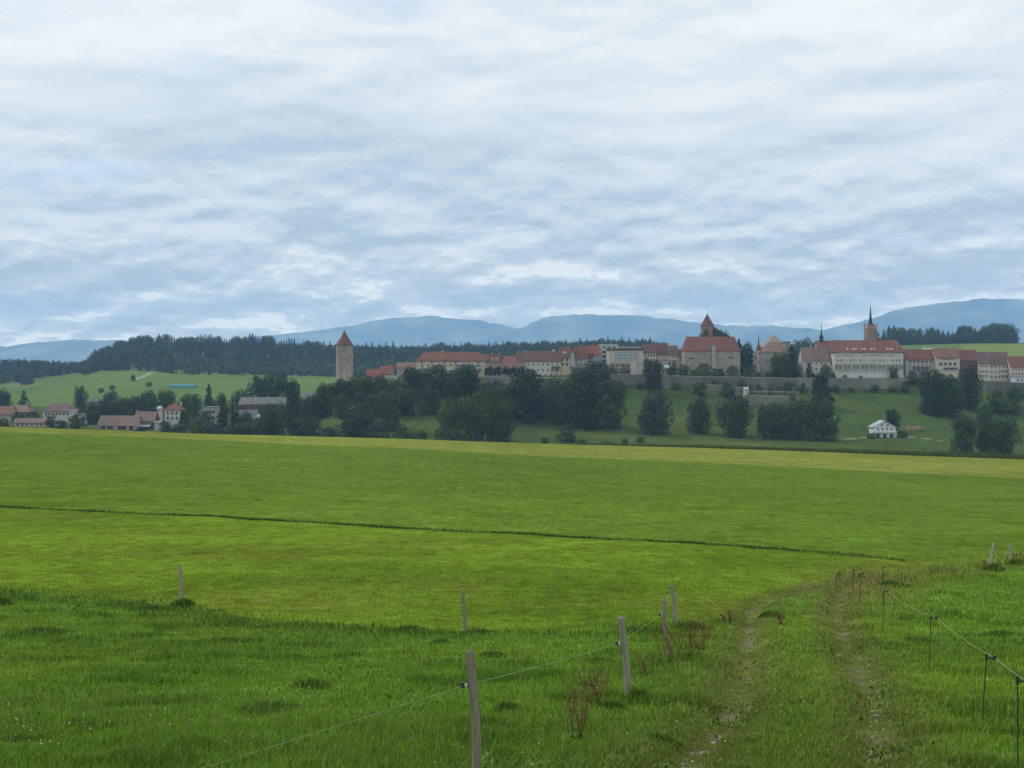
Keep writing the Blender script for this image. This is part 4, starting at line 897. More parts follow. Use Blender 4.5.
house('pale_annex', 'low pale blue annex at the foot of the pink house', 1014, 1034, 387, 376.6, 376, 792, 'flat', 'paleblue', 'pale', 6, wins=((380, 4, 1.1, 1.4, .05, .95),), cat='annex')
house('shed', 'small pale shed roof showing above the red roof right of the convent', 924, 934, 380, 350.4, 348.4, 862, 'gx', 'white', 'pale', 8)

# ------------------------------------------------------------------ town walls (retaining walls)
def wall_run(name, label, pts, thick, mat, coping=True, cat='wall'):
    """pts: (px, top row, Y) along the wall"""
    P = [at(a, b, y) for a, b, y in pts]; m = MB(); cp = MB()
    ox = sum(p.x for p in P)/len(P); oy = sum(p.y for p in P)/len(P); oz = min(gz(p.x, p.y-2) for p in P)-1.5
    for p, q in zip(P[:-1], P[1:]):
        d = Vector((q.x-p.x, q.y-p.y, 0)).normalized(); n = Vector((-d.y, d.x, 0))*thick/2
        n_ = max(1, int((q-p).length/3))
        for a_, b_ in ((p, q),):
            for mm, lo, hi, e in ((m, None, 0, 1.), (cp, 0, .3, 1.25)):
                v = []
                for r_ in (a_, b_):
                    for s in (-e, e):
                        v += [(r_.x+s*n.x-ox, r_.y+s*n.y-oy, (0 if lo is None else r_.z+lo-oz)), (r_.x+s*n.x-ox, r_.y+s*n.y-oy, r_.z+hi-oz)]
                mm.add(v, [(0, 1, 3, 2), (4, 6, 7, 5), (0, 4, 5, 1), (2, 3, 7, 6), (1, 5, 7, 3), (0, 2, 6, 4)])
    o = tag(empty(name, (ox, oy, oz)), label, cat)
    m.build('wall_face', mat, o)
    if coping: cp.build('coping', W['stonepale'], o)
    return o
SW = surf('old_town_wall', (.16, .15, .13), .95, .6, .5, .3, stretch=(1, 1, .35), col2=(.10, .105, .07)); SW2 = surf('pale_town_wall', (.235, .225, .195), .95, .6, .45, .3, stretch=(1, 1, .35), col2=(.145, .145, .11)); SW3 = surf('mossy_wall', (.19, .19, .14), .95, .45, .5, .3)
wall_run('retaining_wall', 'pale retaining wall under the row of pollarded trees', [(484, 377.6, 786), (523, 378, 786)], 1.2, SW2)
wall_run('retaining_wall', 'low garden wall below the white inn', [(524, 377.5, 790), (552, 378, 788), (566, 378.5, 787)], 1., SW2)
wall_run('retaining_wall', 'grey stone retaining wall below the concrete hall', [(607, 374.5, 788), (630, 374.5, 787), (660, 374.8, 787), (671, 376.5, 787)], 1.2, SW2)
wall_run('retaining_wall', 'long dark town wall at the foot of the castle', [(671.3, 376, 785.5), (710, 376.8, 785.5), (755, 377.6, 785), (796, 378.6, 785)], 1.2, SW)
wall_run('retaining_wall', 'lighter town wall below the white convent', [(796.3, 378.2, 786.5), (850, 379, 787), (908, 379.4, 787)], 1.4, SW2)
wall_run('retaining_wall', 'dark retaining wall below the houses at the right border', [(985, 381.4, 787), (1024, 383, 786), (1070, 385, 786)], 1.2, SW)
wall_run('terrace_wall', 'low pale terrace wall below the town wall right of the castle', [(744, 391.2, 768), (770, 391.5, 768), (799, 392.2, 768)], 1., SW3)
wall_run('terrace_wall', 'lowest crumbling terrace wall on the slope below the castle', [(744, 395.4, 757), (768, 395.9, 757), (790, 396.3, 757)], 1., SW3)
wall_run('garden_wall', 'overgrown low wall along the path under the castle wall', [(690, 383.2, 779), (720, 385.6, 777), (744, 387.6, 776)], .8, SW3)
for px, top, base, w_, l in ((749, 385.5, 391, 11, 'green scrub on the terrace left of the little white hut'), (759, 384, 391, 12, 'dark scrub on the terrace under the castle wall'), (771, 384, 391, 8, 'dark slim bush in the middle of the terrace'), (783, 386, 391, 14, 'scrub at the right of the terrace'), (752, 391, 397.5, 12, 'scrub spilling over the left of the lower terrace wall'), (771, 391.5, 398, 14, 'scrub growing before the middle of the lower terrace wall'), (790, 392, 398, 12, 'scrub hanging over the right end of the terraces'), (762, 392, 397, 14, 'scrub between the two terrace walls'), (779, 392.5, 397, 12, 'scrub at the right end of the lower terrace wall'), (700, 381, 388, 16, 'ivy scrub at the foot of the castle wall'), (727, 382, 389, 16, 'scrub on the overgrown garden wall')):
    tree('bush', px, top, base, w_, l, 'mid', 772 if base < 392 else 761)
house('garden_hut', 'tiny white garden hut on the terraced wall', 743.5, 749.5, 393, 389, 387.6, 764, 'gx', 'white', 'pale', 3, wins=((390.4, 1, .8, .8, .3, .7),), cat='hut', ov=.15)

# ------------------------------------------------------------------ white chalet on the slope
X_, Y_ = inv(885, 438, 600, 740); k = Y_
h = house('chalet', 'small white chalet with a low gable alone on the green slope', 873, 896.5, 438.5, 427, 421, k, 'gy', 'bright', 'pale', 9, wins=((429, 4, 1.0, 1.1, .08, .92, F_, GGLASS),), cat='chalet', ov=.8)
yy = -h['_d']/2; a = h['_w']/2
window_at(h, -1.6, yy, zz(h, 425.4, k), .8, 1.1); window_at(h, 1.6, yy, zz(h, 425.4, k), .8, 1.1)
m = MB(); z = zz(h, 432.6, k); m.box(-a-1, a+.3, yy-1.5, yy-.003, z, z+.25); m.box(-a-1, a+.3, yy-1.5, yy-1.42, z+.25, z+1.1)
m.build('balcony', W['bright'], h)
for x in (-a+.3, -a*.3, a*.3, a-.3): MB().box(x-.18, x+.18, yy-1.45, yy-1.1, 0, z).build('post', W['bright'], h)
for x in (-a*.6, 0, a*.6): window_at(h, x, yy, zz(h, 435.6, k), 1.6, 1.6, DFRAME)
# earth heap right of the chalet
c = Vector((*inv(913, 428, 600, 760), 0)); r_ = np.random.default_rng(5)
m = MB(); n = 22; rings = []
for j, (rr, hz) in enumerate(((1, 0), (.8, .45), (.55, .75), (.25, .95), (.02, 1.))):
    rings.append([(7*rr*math.cos(2*math.pi*i/n)*(1+.2*math.sin(i*1.7+j)), 5*rr*math.sin(2*math.pi*i/n)*(1+.2*math.cos(i*2.3+j)), 2.6*hz*(1+.25*math.sin(i*2.1+j))) for i in range(n)])
o = m.loft(rings).build('earth_heap', surf('heap_earth', (.22, .17, .10), .95, .4, .8, .5, col2=(.09, .10, .04)), None, loc=(c.x, c.y, gz(c.x, c.y)-.4)); tag(o, 'brown overgrown heap of earth right of the white chalet', 'heap')

# ------------------------------------------------------------------ village at lower left
house('farmhouse', 'farmhouse with an orange roof cut by the left border', -8, 11, 420, 413.5, 406.5, 800, 'gx', 'stone', 'orange', 12, yaw=6, wins=((415.5, 4, 1., 1.2, .1, .9),))
house('farmhouse', 'farmhouse with a pink hipped roof and dark timber wall at far left', 8, 29, 421, 412.5, 405, 815, 'hip', 'brown', 'pink', 12, rl=7, wins=((415.5, 4, 1., 1.2, .1, .9, F_),))
h = house('farmhouse', 'hipped farmhouse whose roof turns from red to mauve', 42, 71.5, 420, 411.3, 403.2, 812, 'hip', 'white', 'mauve', 13, rl=10, wins=((414, 7, 1., 1.3, .05, .95, D_),), chims=((-.55, .9),), ov=1.2)
house('white_shed', 'small white flat shed right of the hipped farmhouse', 69, 75, 419, 411.2, 410.6, 806, 'flat', 'white', 'pale', 5)
wall_run('garden_wall', 'low white wall at the right of the hipped farmhouse', [(74.5, 413.4, 806), (89, 413.6, 806)], .5, W['white'], False)
house('low_shed', 'long low shed with a pink roof just over the field edge', 13, 46, 428, 422.6, 418.6, 752, 'gx', 'pink', 'pink', 8, wins=((424.5, 6, 1.2, 1., .05, .95, D_),), cat='shed')
house('garden_hut', 'tiny white hut between bushes at the field edge', 49, 55, 429, 422, 420.6, 748, 'gx', 'white', 'grey', 4, cat='hut')
house('brick_shed', 'small shed with a brown pink roof left of the long barn', 58, 69, 430, 426, 422.5, 748, 'gx', 'pink', 'pink', 6, cat='shed')
h = house('barn', 'long barn with a salmon tiled roof and open front', 97.5, 137, 433, 425, 416, 752, 'gx', 'pink', 'pink', 12, cat='barn', ov=.8)
for px, w_ in ((103, 2.6), (110, 3.4), (122, 5), (131, 2.4)):
    window_at(h, xx(h, px, 752), -h['_d']/2, zz(h, 428.2, 752), w_, 2.4, DFRAME, GLASS, 0, 'barn_door')
h = house('barn', 'taller barn with a salmon roof over a dark timber wall', 133, 155, 433, 420.4, 412, 760, 'gx', 'brown', 'pink', 11, wins=((423, 4, 1., 1.1, .08, .92, F_),), cat='barn', chims=((-.95, .9),))
yy = -h['_d']/2; k = 760; a, b = xx(h, 136.5, k), xx(h, 151, k); z = zz(h, 426.4, k)
MB().add([(a, yy-4, z), (b, yy-4, z), (b, yy-.01, z+1.), (a, yy-.01, z+1.), (a, yy-4, z+.2), (b, yy-4, z+.2), (b, yy-.01, z+1.2), (a, yy-.01, z+1.2)], [(3, 2, 1, 0), (4, 5, 6, 7), (0, 1, 5, 4), (1, 2, 6, 5), (2, 3, 7, 6), (3, 0, 4, 7)]).build('lean_to_roof', T['pale'], h)
for x in (a+.2, (a+b)/2, b-.2): MB().box(x-.12, x+.12, yy-3.9, yy-3.66, 0, z).build('post', W['brown'], h)
MB().tube([(xx(h, 134, k), 2, 0), (xx(h, 134, k), 2, zz(h, 405.5, k))], [.1, .06], 6).build('mast', IRON, h)
house('shed', 'pale grey shed right of the taller barn', 153.5, 160, 433, 422.6, 421.2, 756, 'flat', 'stonepale', 'pale', 6, cat='shed')
house('pale_grey_house', 'small pale grey house among trees above the long barn', 87, 99.5, 408, 402.6, 397, 900, 'hip', 'stonepale', 'lilac', 10, rl=3)
house('villa', 'square white villa with a red pyramid roof', 163.5, 181, 428, 410.2, 403.6, 776, 'hip', 'white', 'red', 11, rl=1.6, wins=((413.2, 3, 1., 1.5, .08, .92, D_), (418.2, 3, 1., 1.5, .08, .92, D_)), chims=((.8, .8),), ov=.7)
house('white_shed', 'small white house end left of the white villa', 156.5, 161, 425, 408.5, 406.5, 800, 'gx', 'white', 'pale', 6, wins=((411, 1, .9, 1.2, .2, .8),))
house('grey_hall', 'pale grey hall with a flat roof right of the villa', 202, 217, 432, 407.6, 406.8, 760, 'flat', 'grey', 'grey', 12, wins=((412, 3, 1.8, 1.4, .08, .92, D_), (418, 3, 1.8, 1.4, .08, .92, D_), (423, 3, 1.4, 1.2, .08, .92)), cat='hall')
h = house('workshop', 'long workshop with a lilac grey sheet roof and dark open side', 238, 291, 425, 404.5, 397.6, 770, 'gx', 'brown', 'lilac', 16, cat='workshop', wins=((412, 6, 1.6, 1.2, .3, .95, F_),))
MB().tube([(xx(h, 254.5, 770), -4, 0), (xx(h, 254.5, 770), -4, zz(h, 394.8, 770))], [.3, .22], 8).build('flue', FRAME, h)
house('workshop', 'red brown wall of the workshop front below the grey roof', 245.5, 258, 430, 405, 403.8, 763, 'flat', 'redwall', 'lilac', 6, cat='workshop')
house('workshop', 'lower workshop with a pale sloping sheet roof and brown base', 230, 257, 434, 418.5, 410.5, 742, 'gx', 'redwall', 'lilac', 12, cat='workshop', wins=((422, 5, 1.5, 1.1, .08, .92, D_),))
house('shed', 'small white shed under the long workshop roof', 256.5, 264.5, 432, 417, 414.5, 742, 'gx', 'white', 'pale', 6, cat='shed', wins=((419, 3, .8, .9, .1, .9),))
house('pale_house', 'small pale house right of the poplar', 302, 319, 415, 399, 393, 800, 'gx', 'stonepale', 'grey', 9, wins=((402, 5, 1., 1.2, .05, .95, D_), (396.5, 1, .8, .8, .4, .6)))
house('pale_house', 'small grey roofed building hidden in trees left of the hipped roof', 403, 413, 390, 390, 386.5, 792, 'gx', 'stonepale', 'lilac', 5)
# teal covered stack on the far meadow
X_, Y_ = inv(183, 388, 1200, 1640); c = at(183, 388, Y_); Lh = 13/F*Y_; m = MB()
n = 14; m.loft([[(s*Lh, math.cos(math.pi*i/(n-1))*4., .0+4.6*abs(math.sin(math.pi*i/(n-1)))**.8) for i in range(n)] for s in (-1, -.6, -.2, .2, .6, .92, 1)])
o = m.build('plastic_tunnel', surf('teal_sheet', (.06, .23, .235), .5, .12, .3), None, loc=(c.x, Y_, gz(c.x, Y_)-.2)); tag(o, 'long teal plastic tunnel lying on the far meadow', 'tunnel')

# ivy and scrub along the foot and the top of the town walls
for px, top, base, w_, f_, Yy_, l in ((676, 382, 389, 10, 'mid', 780, 'ivy clump at the left corner of the castle wall'), (714, 379, 388, 9, 'dark', 782, 'ivy clump climbing the middle of the castle wall'), (741, 380.5, 390, 12, 'mid', 780, 'ivy clump beside the little white hut'),
    (788, 381, 391, 10, 'dark', 781, 'ivy at the joint of dark and light town wall'), (803, 383, 391.5, 8, 'mid', 782, 'small shrub at the wall foot right of the terraces'), (836, 385, 392, 9, 'dark', 782, 'shrub at the wall foot right of the pointed tree'), (851, 387, 392, 7, 'mid', 782, 'low shrub at the foot of the light town wall'),
    (874, 384.5, 392, 10, 'dark', 782, 'ivy on the light town wall below the church tower'), (892, 386, 392, 9, 'mid', 782, 'shrub at the right part of the light town wall'), (905, 381, 392, 12, 'dark', 781, 'bush covering the right end of the light town wall'),
    (620, 381, 387, 10, 'mid', 781, 'shrub at the foot of the wall below the hall'), (640, 382, 388, 8, 'dark', 781, 'small shrub left of the purple brown tree'), (534, 379, 386, 12, 'mid', 782, 'shrub at the foot of the inn garden wall'), (552, 377, 386, 14, 'dark', 780, 'dark shrub before the inn garden wall'), (497, 380, 388, 14, 'mid', 780, 'shrub hiding the foot of the pollard terrace wall')):
    tree('bush', px, top, base, w_, l, f_, Yy_)
for px, top, w_, f_, l in ((845, 374.5, 6, 'mid', 'small shrub on the wall top before the convent'), (861, 375, 5, 'dark', 'tiny shrub on the wall top before the convent centre'), (812, 373, 8, 'mid', 'shrub on the wall top before the convent wing'), (768, 370.5, 10, 'mid', 'shrub on the wall top below the gabled church house'), (758, 372, 7, 'dark', 'dark shrub at the foot of the spire tower'), (694, 369, 9, 'light', 'pale shrub on the wall top before the castle')):
    tree('bush', px, top, 380, w_, l, f_, 793)
# ------------------------------------------------------------------ fences
def wood_mat(n, c):
    return surf(n, c, .9, .45, 26, .8, stretch=(1, 1, .05), col2=tuple(x*.62 for x in c))
WOOD = wood_mat('weathered_wood', (.36, .325, .255)); WOODP = wood_mat('pale_weathered_wood', (.43, .395, .325)); BLACK = surf('black_plastic', (.03, .03, .03), .5, .2, 5); WHITEP = surf('white_porcelain', (.6, .6, .58), .3, .1, 5)
RUST = surf('rusty_rod', (.05, .034, .026), .8, .4, 20); ROPE = surf('pale_rope', (.30, .33, .19), .8, .2, 20); WIRE = surf('wire_green_grey', (.26, .34, .22), .6, .2, 10)
def post(base, top, wpx, label, mat, ins=None, group=None, ymin=5):
    """base/top pixels fix where it stands, its height and lean; ins = row of the insulator"""
    X, Y = inv(base[0], base[1], ymin, 80); z = gz(X, Y)
    k = Y/F; hh = (base[1]-top[1])*k; lx = (top[0]-base[0])*k; r = wpx*k/2
    o = tag(empty('fence_post', (X, Y, z)), label, 'fence post', group)
    n = 11; rings = []; rr = random.Random(int(base[0]))
    ph = [rr.uniform(.86, 1.12) for _ in range(n)]
    for t in (-.25, 0, .12, .3, .5, .7, .88, .985, 1.0):
        bend = .012*math.sin(t*5+base[0]); s = (1.04-.10*t)*(1 if t < .99 else .8)
        rings.append([(lx*t+bend+r*s*ph[i]*math.cos(2*math.pi*i/n), r*s*ph[i]*math.sin(2*math.pi*i/n), hh*t+(.012*math.cos(i*2.1) if t > .95 else 0)) for i in range(n)])
    MB().loft(rings).build('pole', mat, o)
    tip = None
    if ins:
        t = (base[1]-ins)/(base[1]-top[1]); x = lx*t-r*.95; zt = hh*t; L = .05
        q = MB().tube([(x+.02, -.005, zt), (x-L*.6, -.005, zt), (x-L, -.005, zt+.004)], [.007, .007, .006], 6)
        q.cyl(x-L-.004, -.005, zt-.022, zt+.022, .024, .020, 10)
        i_ = q.build('insulator', BLACK, o)
        MB().cyl(x-L*.45, -.006, zt-.011, zt+.011, .0135, n=8).build('collar', WHITEP, i_)
        tip = Vector((X+x-L-.004, Y-.035, z+zt))
    return o, tip
p1 = post((477, 778), (471, 652), 9, 'tall grey wooden post nearest the viewer, with a wire insulator', WOOD, 686)
p2 = post((628, 697), (622, 615), 6.6, 'leaning pale wooden post rising from dark weeds', WOODP, 641)
p3 = post((668.5, 661), (663.5, 600), 4.4, 'slim wooden post among reddish dry stalks', WOODP, 615.5)
p4 = post((676.5, 625), (671.5, 584.5), 4.4, 'wooden post at the corner of the pasture behind the dry stalks', WOODP, 592.5)
p5 = post((465, 630), (463.5, 588), 4, 'thin dark wooden post on the pasture edge left of centre', WOOD)
p6 = post((181, 603), (180.5, 567.5), 3.6, 'lone pale wooden post on the pasture edge at left', WOODP)
p7 = post((990, 568.5), (993.5, 544), 3.4, 'wooden post leaning right on the far pasture edge', WOODP)
p8 = post((1010, 563), (1010.5, 544.5), 2.6, 'pale wooden post farthest right on the pasture edge', WOODP)
def rod(base, top, label, ymin=5):
    X, Y = inv(base[0], base[1], ymin, 80); z = gz(X, Y); k = Y/F; hh = (base[1]-top[1])*k; lx = (top[0]-base[0])*k
    o = tag(empty('fence_rod', (X, Y, z)), label, 'fence rod')
    MB().tube([(-lx*.2, 0, -.2), (lx*.5, .004, hh*.5), (lx, 0, hh)], .0065 if Y < 25 else .010, 7).build('rod', RUST, o)
    q = MB().tube([(lx, 0, hh-.03), (lx+.03, -.01, hh-.035), (lx+.065, -.015, hh-.03)], [.013, .011, .008], 6)
    q.cyl(lx+.085, -.015, hh-.055, hh-.005, .023, .021, 9); q.cyl(lx, 0, hh-.06, hh+.01, .017, .015, 8)
    q.build('insulator', BLACK, o)
    return Vector((X+lx+.085, Y-.04, z+hh-.03))
r1 = rod((1018, 776), (1017.5, 677), 'nearest thin rusty rod of the electric fence at the right border')
r2 = rod((982, 729), (986.5, 654), 'second rusty fence rod from the right border')
r3 = rod((929, 673), (931, 615.5), 'rusty fence rod in the middle of the electric fence')
r4 = rod((883, 634), (884, 590.5), 'thin rusty fence rod where the track straightens')
r5 = rod((859.5, 606), (861, 574), 'rusty fence rod at the bend beside the dry grass')
r6 = rod((853, 591), (853.5, 567.5), 'farthest rusty rod left of the dry grass')
r7 = rod((882.5, 588), (882.5, 566), 'thin rod standing apart behind the dry grass')
def wire(name, pts, r, mat, label, sag=.03):
    P = []
    for a, b in zip(pts[:-1], pts[1:]):
        L = (b-a).length
        for i in range(12):
            t = i/12; p = a.lerp(b, t); p.z -= sag*L/5*4*t*(1-t); P.append(p)
    P.append(pts[-1]); o = P[0].copy()
    cu = MB().tube([p-o for p in P], r, 5).build(name, mat, None, loc=o); tag(cu, label, 'fence wire'); return cu
def off(px, py, Y): return at(px, py, Y)
wire('fence_wire', [off(1110, 742, 7.5), r1, r2, r3, r4, r5, r6], .0025, ROPE, 'pale yellow rope strung along the thin rods at right')
wire('fence_wire', [off(60, 812, 9.3), p1[1], p2[1], p3[1], p4[1]], .0022, WIRE, 'thin green grey wire strung along the wooden posts', .012)

# ------------------------------------------------------------------ grass
GRASS = surf('grass_blades', (1, 1, 1), .6, .12, 3, 0, attr='Col', spec=.08)
def blades(X, Y, h, w, col, seed, lean=.45):
    r = np.random.default_rng(seed); n = len(X)
    Z = ground_z(X, Y)-.01; a = r.random(n)*6.283; l = h*lean*(.3+r.random(n))
    wx, wy = np.cos(a)*w/2, np.sin(a)*w/2
    b = r.random(n)*6.283; lx, ly = np.cos(b)*l, np.sin(b)*l
    V = np.empty((n, 5, 3))
    V[:, 0] = np.stack([X-wx, Y-wy, Z], 1); V[:, 1] = np.stack([X+wx, Y+wy, Z], 1)
    V[:, 2] = np.stack([X+wx*.8+lx*.35, Y+wy*.8+ly*.35, Z+h*.6], 1); V[:, 3] = np.stack([X-wx*.8+lx*.35, Y-wy*.8+ly*.35, Z+h*.6], 1)
    V[:, 4] = np.stack([X+lx, Y+ly, Z+h*(.95-.2*lean*r.random(n))], 1)
    i = (np.arange(n)*5)[:, None]
    F_ = np.concatenate([i, i+1, i+2, i+3, i+3, i+2, i+4], 1).ravel()
    per = np.tile([4, 3], n)
    c = np.repeat(col[:, None, :], 5, 1).copy(); c[:, 4] *= 1.12
    return V.reshape(-1, 3), F_, per, c.reshape(-1, 3)
def join(parts):
    o = 0; Vs, Fs, Ps, Cs = [], [], [], []
    for V, f, p, c in parts: Vs.append(V); Fs.append(f+o); Ps.append(p); Cs.append(c); o += len(V)
    return np.concatenate(Vs), np.concatenate(Fs), np.concatenate(Ps), np.concatenate(Cs)
# one blade or so for every picture cell of the pasture, by inverting the slope of the ground
r = np.random.default_rng(21); n = 420000
yq = np.linspace(9.2, 78, 4000); pq = HZ - base_z(0*yq, yq)/yq*F
py = 548+(830-548)*r.random(n)**.85
Yb = np.interp(-py, -pq, yq); Xb = (r.uniform(-140, 1164, n)-512)/F*Yb
d1 = past(Xb, Yb, L1)
rd = np.full(n, 9.)
for p in RUTS: rd = np.minimum(rd, poly_dist(Xb, Yb, p))
keep = r.random(n) > np.exp(-(rd/.22)**2)*.8
keep &= ~((d1 > 0) & (r.random(n) < .25))
Xb, Yb, d1, rd = Xb[keep], Yb[keep], d1[keep], rd[keep]; n = len(Xb)
patch = fbm(Xb*.55+7, Yb*.55, 3); h = (.035+.075*patch+.035*r.random(n))*np.where(d1 > 0, .55, 1.)
tuft = sstep(.60, .70, fbm(Xb*.9+31, Yb*.9, 3)); h = h*(1+.8*tuft)
ud = pxof(Xb, Yb)
dry = np.exp(-((ud-870)/52)**2)*np.exp(-((Yb-44)/7)**2)
h = h*(1+.9*dry)
h = h*(1-.45*np.exp(-(rd/.5)**2))
w = np.maximum(.006, .00055*Yb)*(.7+.8*r.random(n))
col = field_color(Xb, Yb)*C(1.55, 1.5, 1.2)*(.82+.42*r.random(n))[:, None]
yl = r.random(n) < .08; col[yl] = col[yl]*C(1.5, 1.22, 1.3)
dk = r.random(n) < .12; col[dk] = col[dk]*C(.7, .78, .8)
gp = [blades(Xb, Yb, h, w, col, 22)]
# long dark grass along the field edges
def edge_blades(line, u0, u1, per_m, hh, spread, cc, seed, off=0):
    r = np.random.default_rng(seed); xs, ys = [], []
    for (xa, ya), (xb, yb) in zip(line[:-1], line[1:]):
        k = int(math.hypot(xb-xa, yb-ya)*per_m); t = r.random(k); xs.append(xa+(xb-xa)*t); ys.append(ya+(yb-ya)*t)
    X = np.concatenate(xs); Y = np.concatenate(ys); Y = Y+r.normal(off, spread, len(Y)); u = pxof(X, Y); m = (u > u0) & (u < u1)
    m &= r.random(len(X)) < .25+.9*sstep(.38, .62, fbm(X*.3, Y*.3, 2))
    X, Y = X[m], Y[m]; n = len(X)
    return blades(X, Y, hh*(.5+.9*r.random(n)), np.maximum(.008, .0007*Y)*(.7+.6*r.random(n)), cc*(.6+.8*r.random(n))[:, None], seed+1)
gp.append(edge_blades(L1, -150, 690, 200, .13, .8, C(.080, .150, .022), 31, -.8))
gp.append(edge_blades(L2, -150, 905, 75, .13, .3, C(.045, .098, .016), 33))
gp.append(edge_blades(L1, 835, 1100, 110, .26, 1.2, C(.15, .18, .05), 35, .8))
# thin seeding stalks standing above the sward, in loose drifts
r = np.random.default_rng(77); n = 9000; ps = 552+(790-552)*r.random(n); Ys = np.interp(-ps, -pq, yq); Xs = (r.uniform(-80, 1104, n)-512)/F*Ys
m = (fbm(Xs*.35+60, Ys*.35, 3)+.10*r.random(n) > .60) & (past(Xs, Ys, L1) < 0)
for p in RUTS: m &= poly_dist(Xs, Ys, p) > .3
Xs, Ys = Xs[m], Ys[m]; n = len(Xs)
gp.append(blades(Xs, Ys, .16+.16*r.random(n), np.maximum(.0045, .0004*Ys), C(.20, .22, .07)*(.6+.8*r.random(n))[:, None], 78, .3))
# broad leaved herbs lying low between the blades
n = 26000; ps = 565+(800-565)*r.random(n)**.8; Ys = np.interp(-ps, -pq, yq); Xs = (r.uniform(-80, 1104, n)-512)/F*Ys
m = (fbm(Xs*.8+90, Ys*.8, 3)+.12*r.random(n) > .60) & (past(Xs, Ys, L1) < -.5) & (Ys < 30)
Xs, Ys = Xs[m], Ys[m]; n = len(Xs)
gp.append(blades(Xs, Ys, .05+.05*r.random(n), np.maximum(.022, .0016*Ys)*(.6+.8*r.random(n)), C(.095, .18, .03)*(.6+.8*r.random(n))[:, None], 80, 1.3))
Vg, Fg, Pg, Cg = join(gp)
o = link('grass', np_mesh('grass', Vg, Fg, Pg, GRASS, np.clip(Cg, .004, .6))); tag(o, 'short green pasture grass with longer tufts along the fences', 'grass', kind='stuff')
# corn strip behind the crest
r = np.random.default_rng(41); xs, ys = [], []
ucol = r.uniform(560, 1120, 26000); row = r.integers(0, 9, 26000)
Yc = 331+row*1.6+r.normal(0, .25, 26000); Xc = (ucol-512)/F*Yc
n = len(Xc); hc = np.interp(ucol, [590, 700, 1024], [1.3, 1.8, 2.4])*(.6+.6*r.random(n))
V_, F1, P1, C1 = blades(Xc, Yc, hc, .16*(.6+.8*r.random(n)), C(.095, .132, .036)*(.6+.8*r.random(n))[:, None], 42, .3)
o = link('corn_crop', np_mesh('corn_crop', V_, F1, P1, GRASS, C1)); tag(o, 'tall dark green corn standing along the crest of the field at right', 'corn', kind='stuff')

# tussocks: one mesh each
def tussock(px, py, wpx, hm, label, cc=C(.090, .168, .024), n=420):
    X, Y = inv(px, py, 5, 80); w_ = wpx/F*Y; r = np.random.default_rng(int(px*7+py)); n = int(n*1.5*max(1, w_/1.0)); a = r.random(n)*6.283; q = r.random(n)**.65
    x = X+np.cos(a)*q*w_/2; y = Y+np.sin(a)*q*min(w_*.5, .9)
    hh = hm*.8*(1.05-.85*q**2)*(.6+.6*r.random(n))
    V, f, p, c = blades(x, y, hh, np.maximum(.010, .0007*Y)*(.7+.7*r.random(n)), cc*(.55+.9*r.random(n))[:, None], int(px), .6)
    # root mat lying in the soil, holding the blades together
    th = np.arange(16)*.3927; rx = np.concatenate([[X]]+[X+np.cos(th)*k*w_/2 for k in (.5, 1.)]); ry = np.concatenate([[Y]]+[Y+np.sin(th)*k*min(w_*.5, .9) for k in (.5, 1.)])
    mat_ = np.stack([rx, ry, ground_z(rx, ry)-.009], 1); o_ = len(V); tri = []
    for i in range(16):
        j = (i+1) % 16; tri += [0, 1+i, 1+j, 1+i, 17+i, 17+j, 1+i, 17+j, 1+j]
    V = np.concatenate([V, mat_]); f = np.concatenate([f, np.array(tri)+o_]); p = np.concatenate([p, np.full(48, 3)]); c = np.concatenate([c, np.broadcast_to(cc*.6, (33, 3))])
    z0 = gz(X, Y); V = V-np.array([X, Y, z0])
    o = link('grass_tussock', np_mesh('grass_tussock', V, f, p, GRASS, c), None, (X, Y, z0)); tag(o, label, 'grass tussock')
for a in ((183, 606, 26, .34, 'dark tussock at the foot of the lone left post'), (150, 610, 42, .22, 'flat dark tussock left of the lone left post'), (44, 634, 62, .24, 'long dark tussock near the left border'), (3, 603, 20, .3, 'dark tussock touching the left border at the pasture edge'),
          (225, 642, 84, .18, 'wide dark tussock right of the lone left post, below it'), (270, 710, 90, .2, 'large pale topped tussock on the pasture left of the nearest post'), (310, 688, 46, .17, 'tussock above the large pale one on the pasture'), (410, 630, 44, .25, 'dark tussock left of the thin dark post'), (478, 634, 44, .27, 'dark tussock at the foot of the thin dark post'),
          (440, 645, 24, .18, 'small tussock below the thin dark post'), (493, 660, 30, .15, 'small flat tussock above right of the nearest post'), (508, 714, 34, .2, 'dark tussock right of the nearest post'), (20, 744, 60, .18, 'clover tussock at the lower left corner'), (598, 664, 40, .18, 'tussock between the nearest post and the pale leaning post'),
          (640, 702, 34, .34, 'dark weed clump at the foot of the pale leaning post'), (612, 710, 34, .22, 'green weed clump left of the pale leaning post'), (690, 630, 36, .34, 'dark clump at the foot of the corner post'), (640, 634, 60, .22, 'long dark tussock left of the corner post'),
          (660, 668, 22, .2, 'small dark clump at the foot of the slim post'), (892, 586, 40, .34, 'dark tussock beside the dry grass patch'), (993, 571, 24, .4, 'very dark tussock at the foot of the right leaning post'), (1016, 566, 22, .36, 'dark tussock at the foot of the farthest right post'),
          (1000, 634, 50, .16, 'flat tussock inside the right pasture'), (920, 640, 40, .14, 'low tussock behind the middle rod'), (660, 745, 60, .16, 'rough green tussock left of the left rut'), (770, 618, 26, .22, 'small tussock in the middle of the track')):
    tussock(*a)
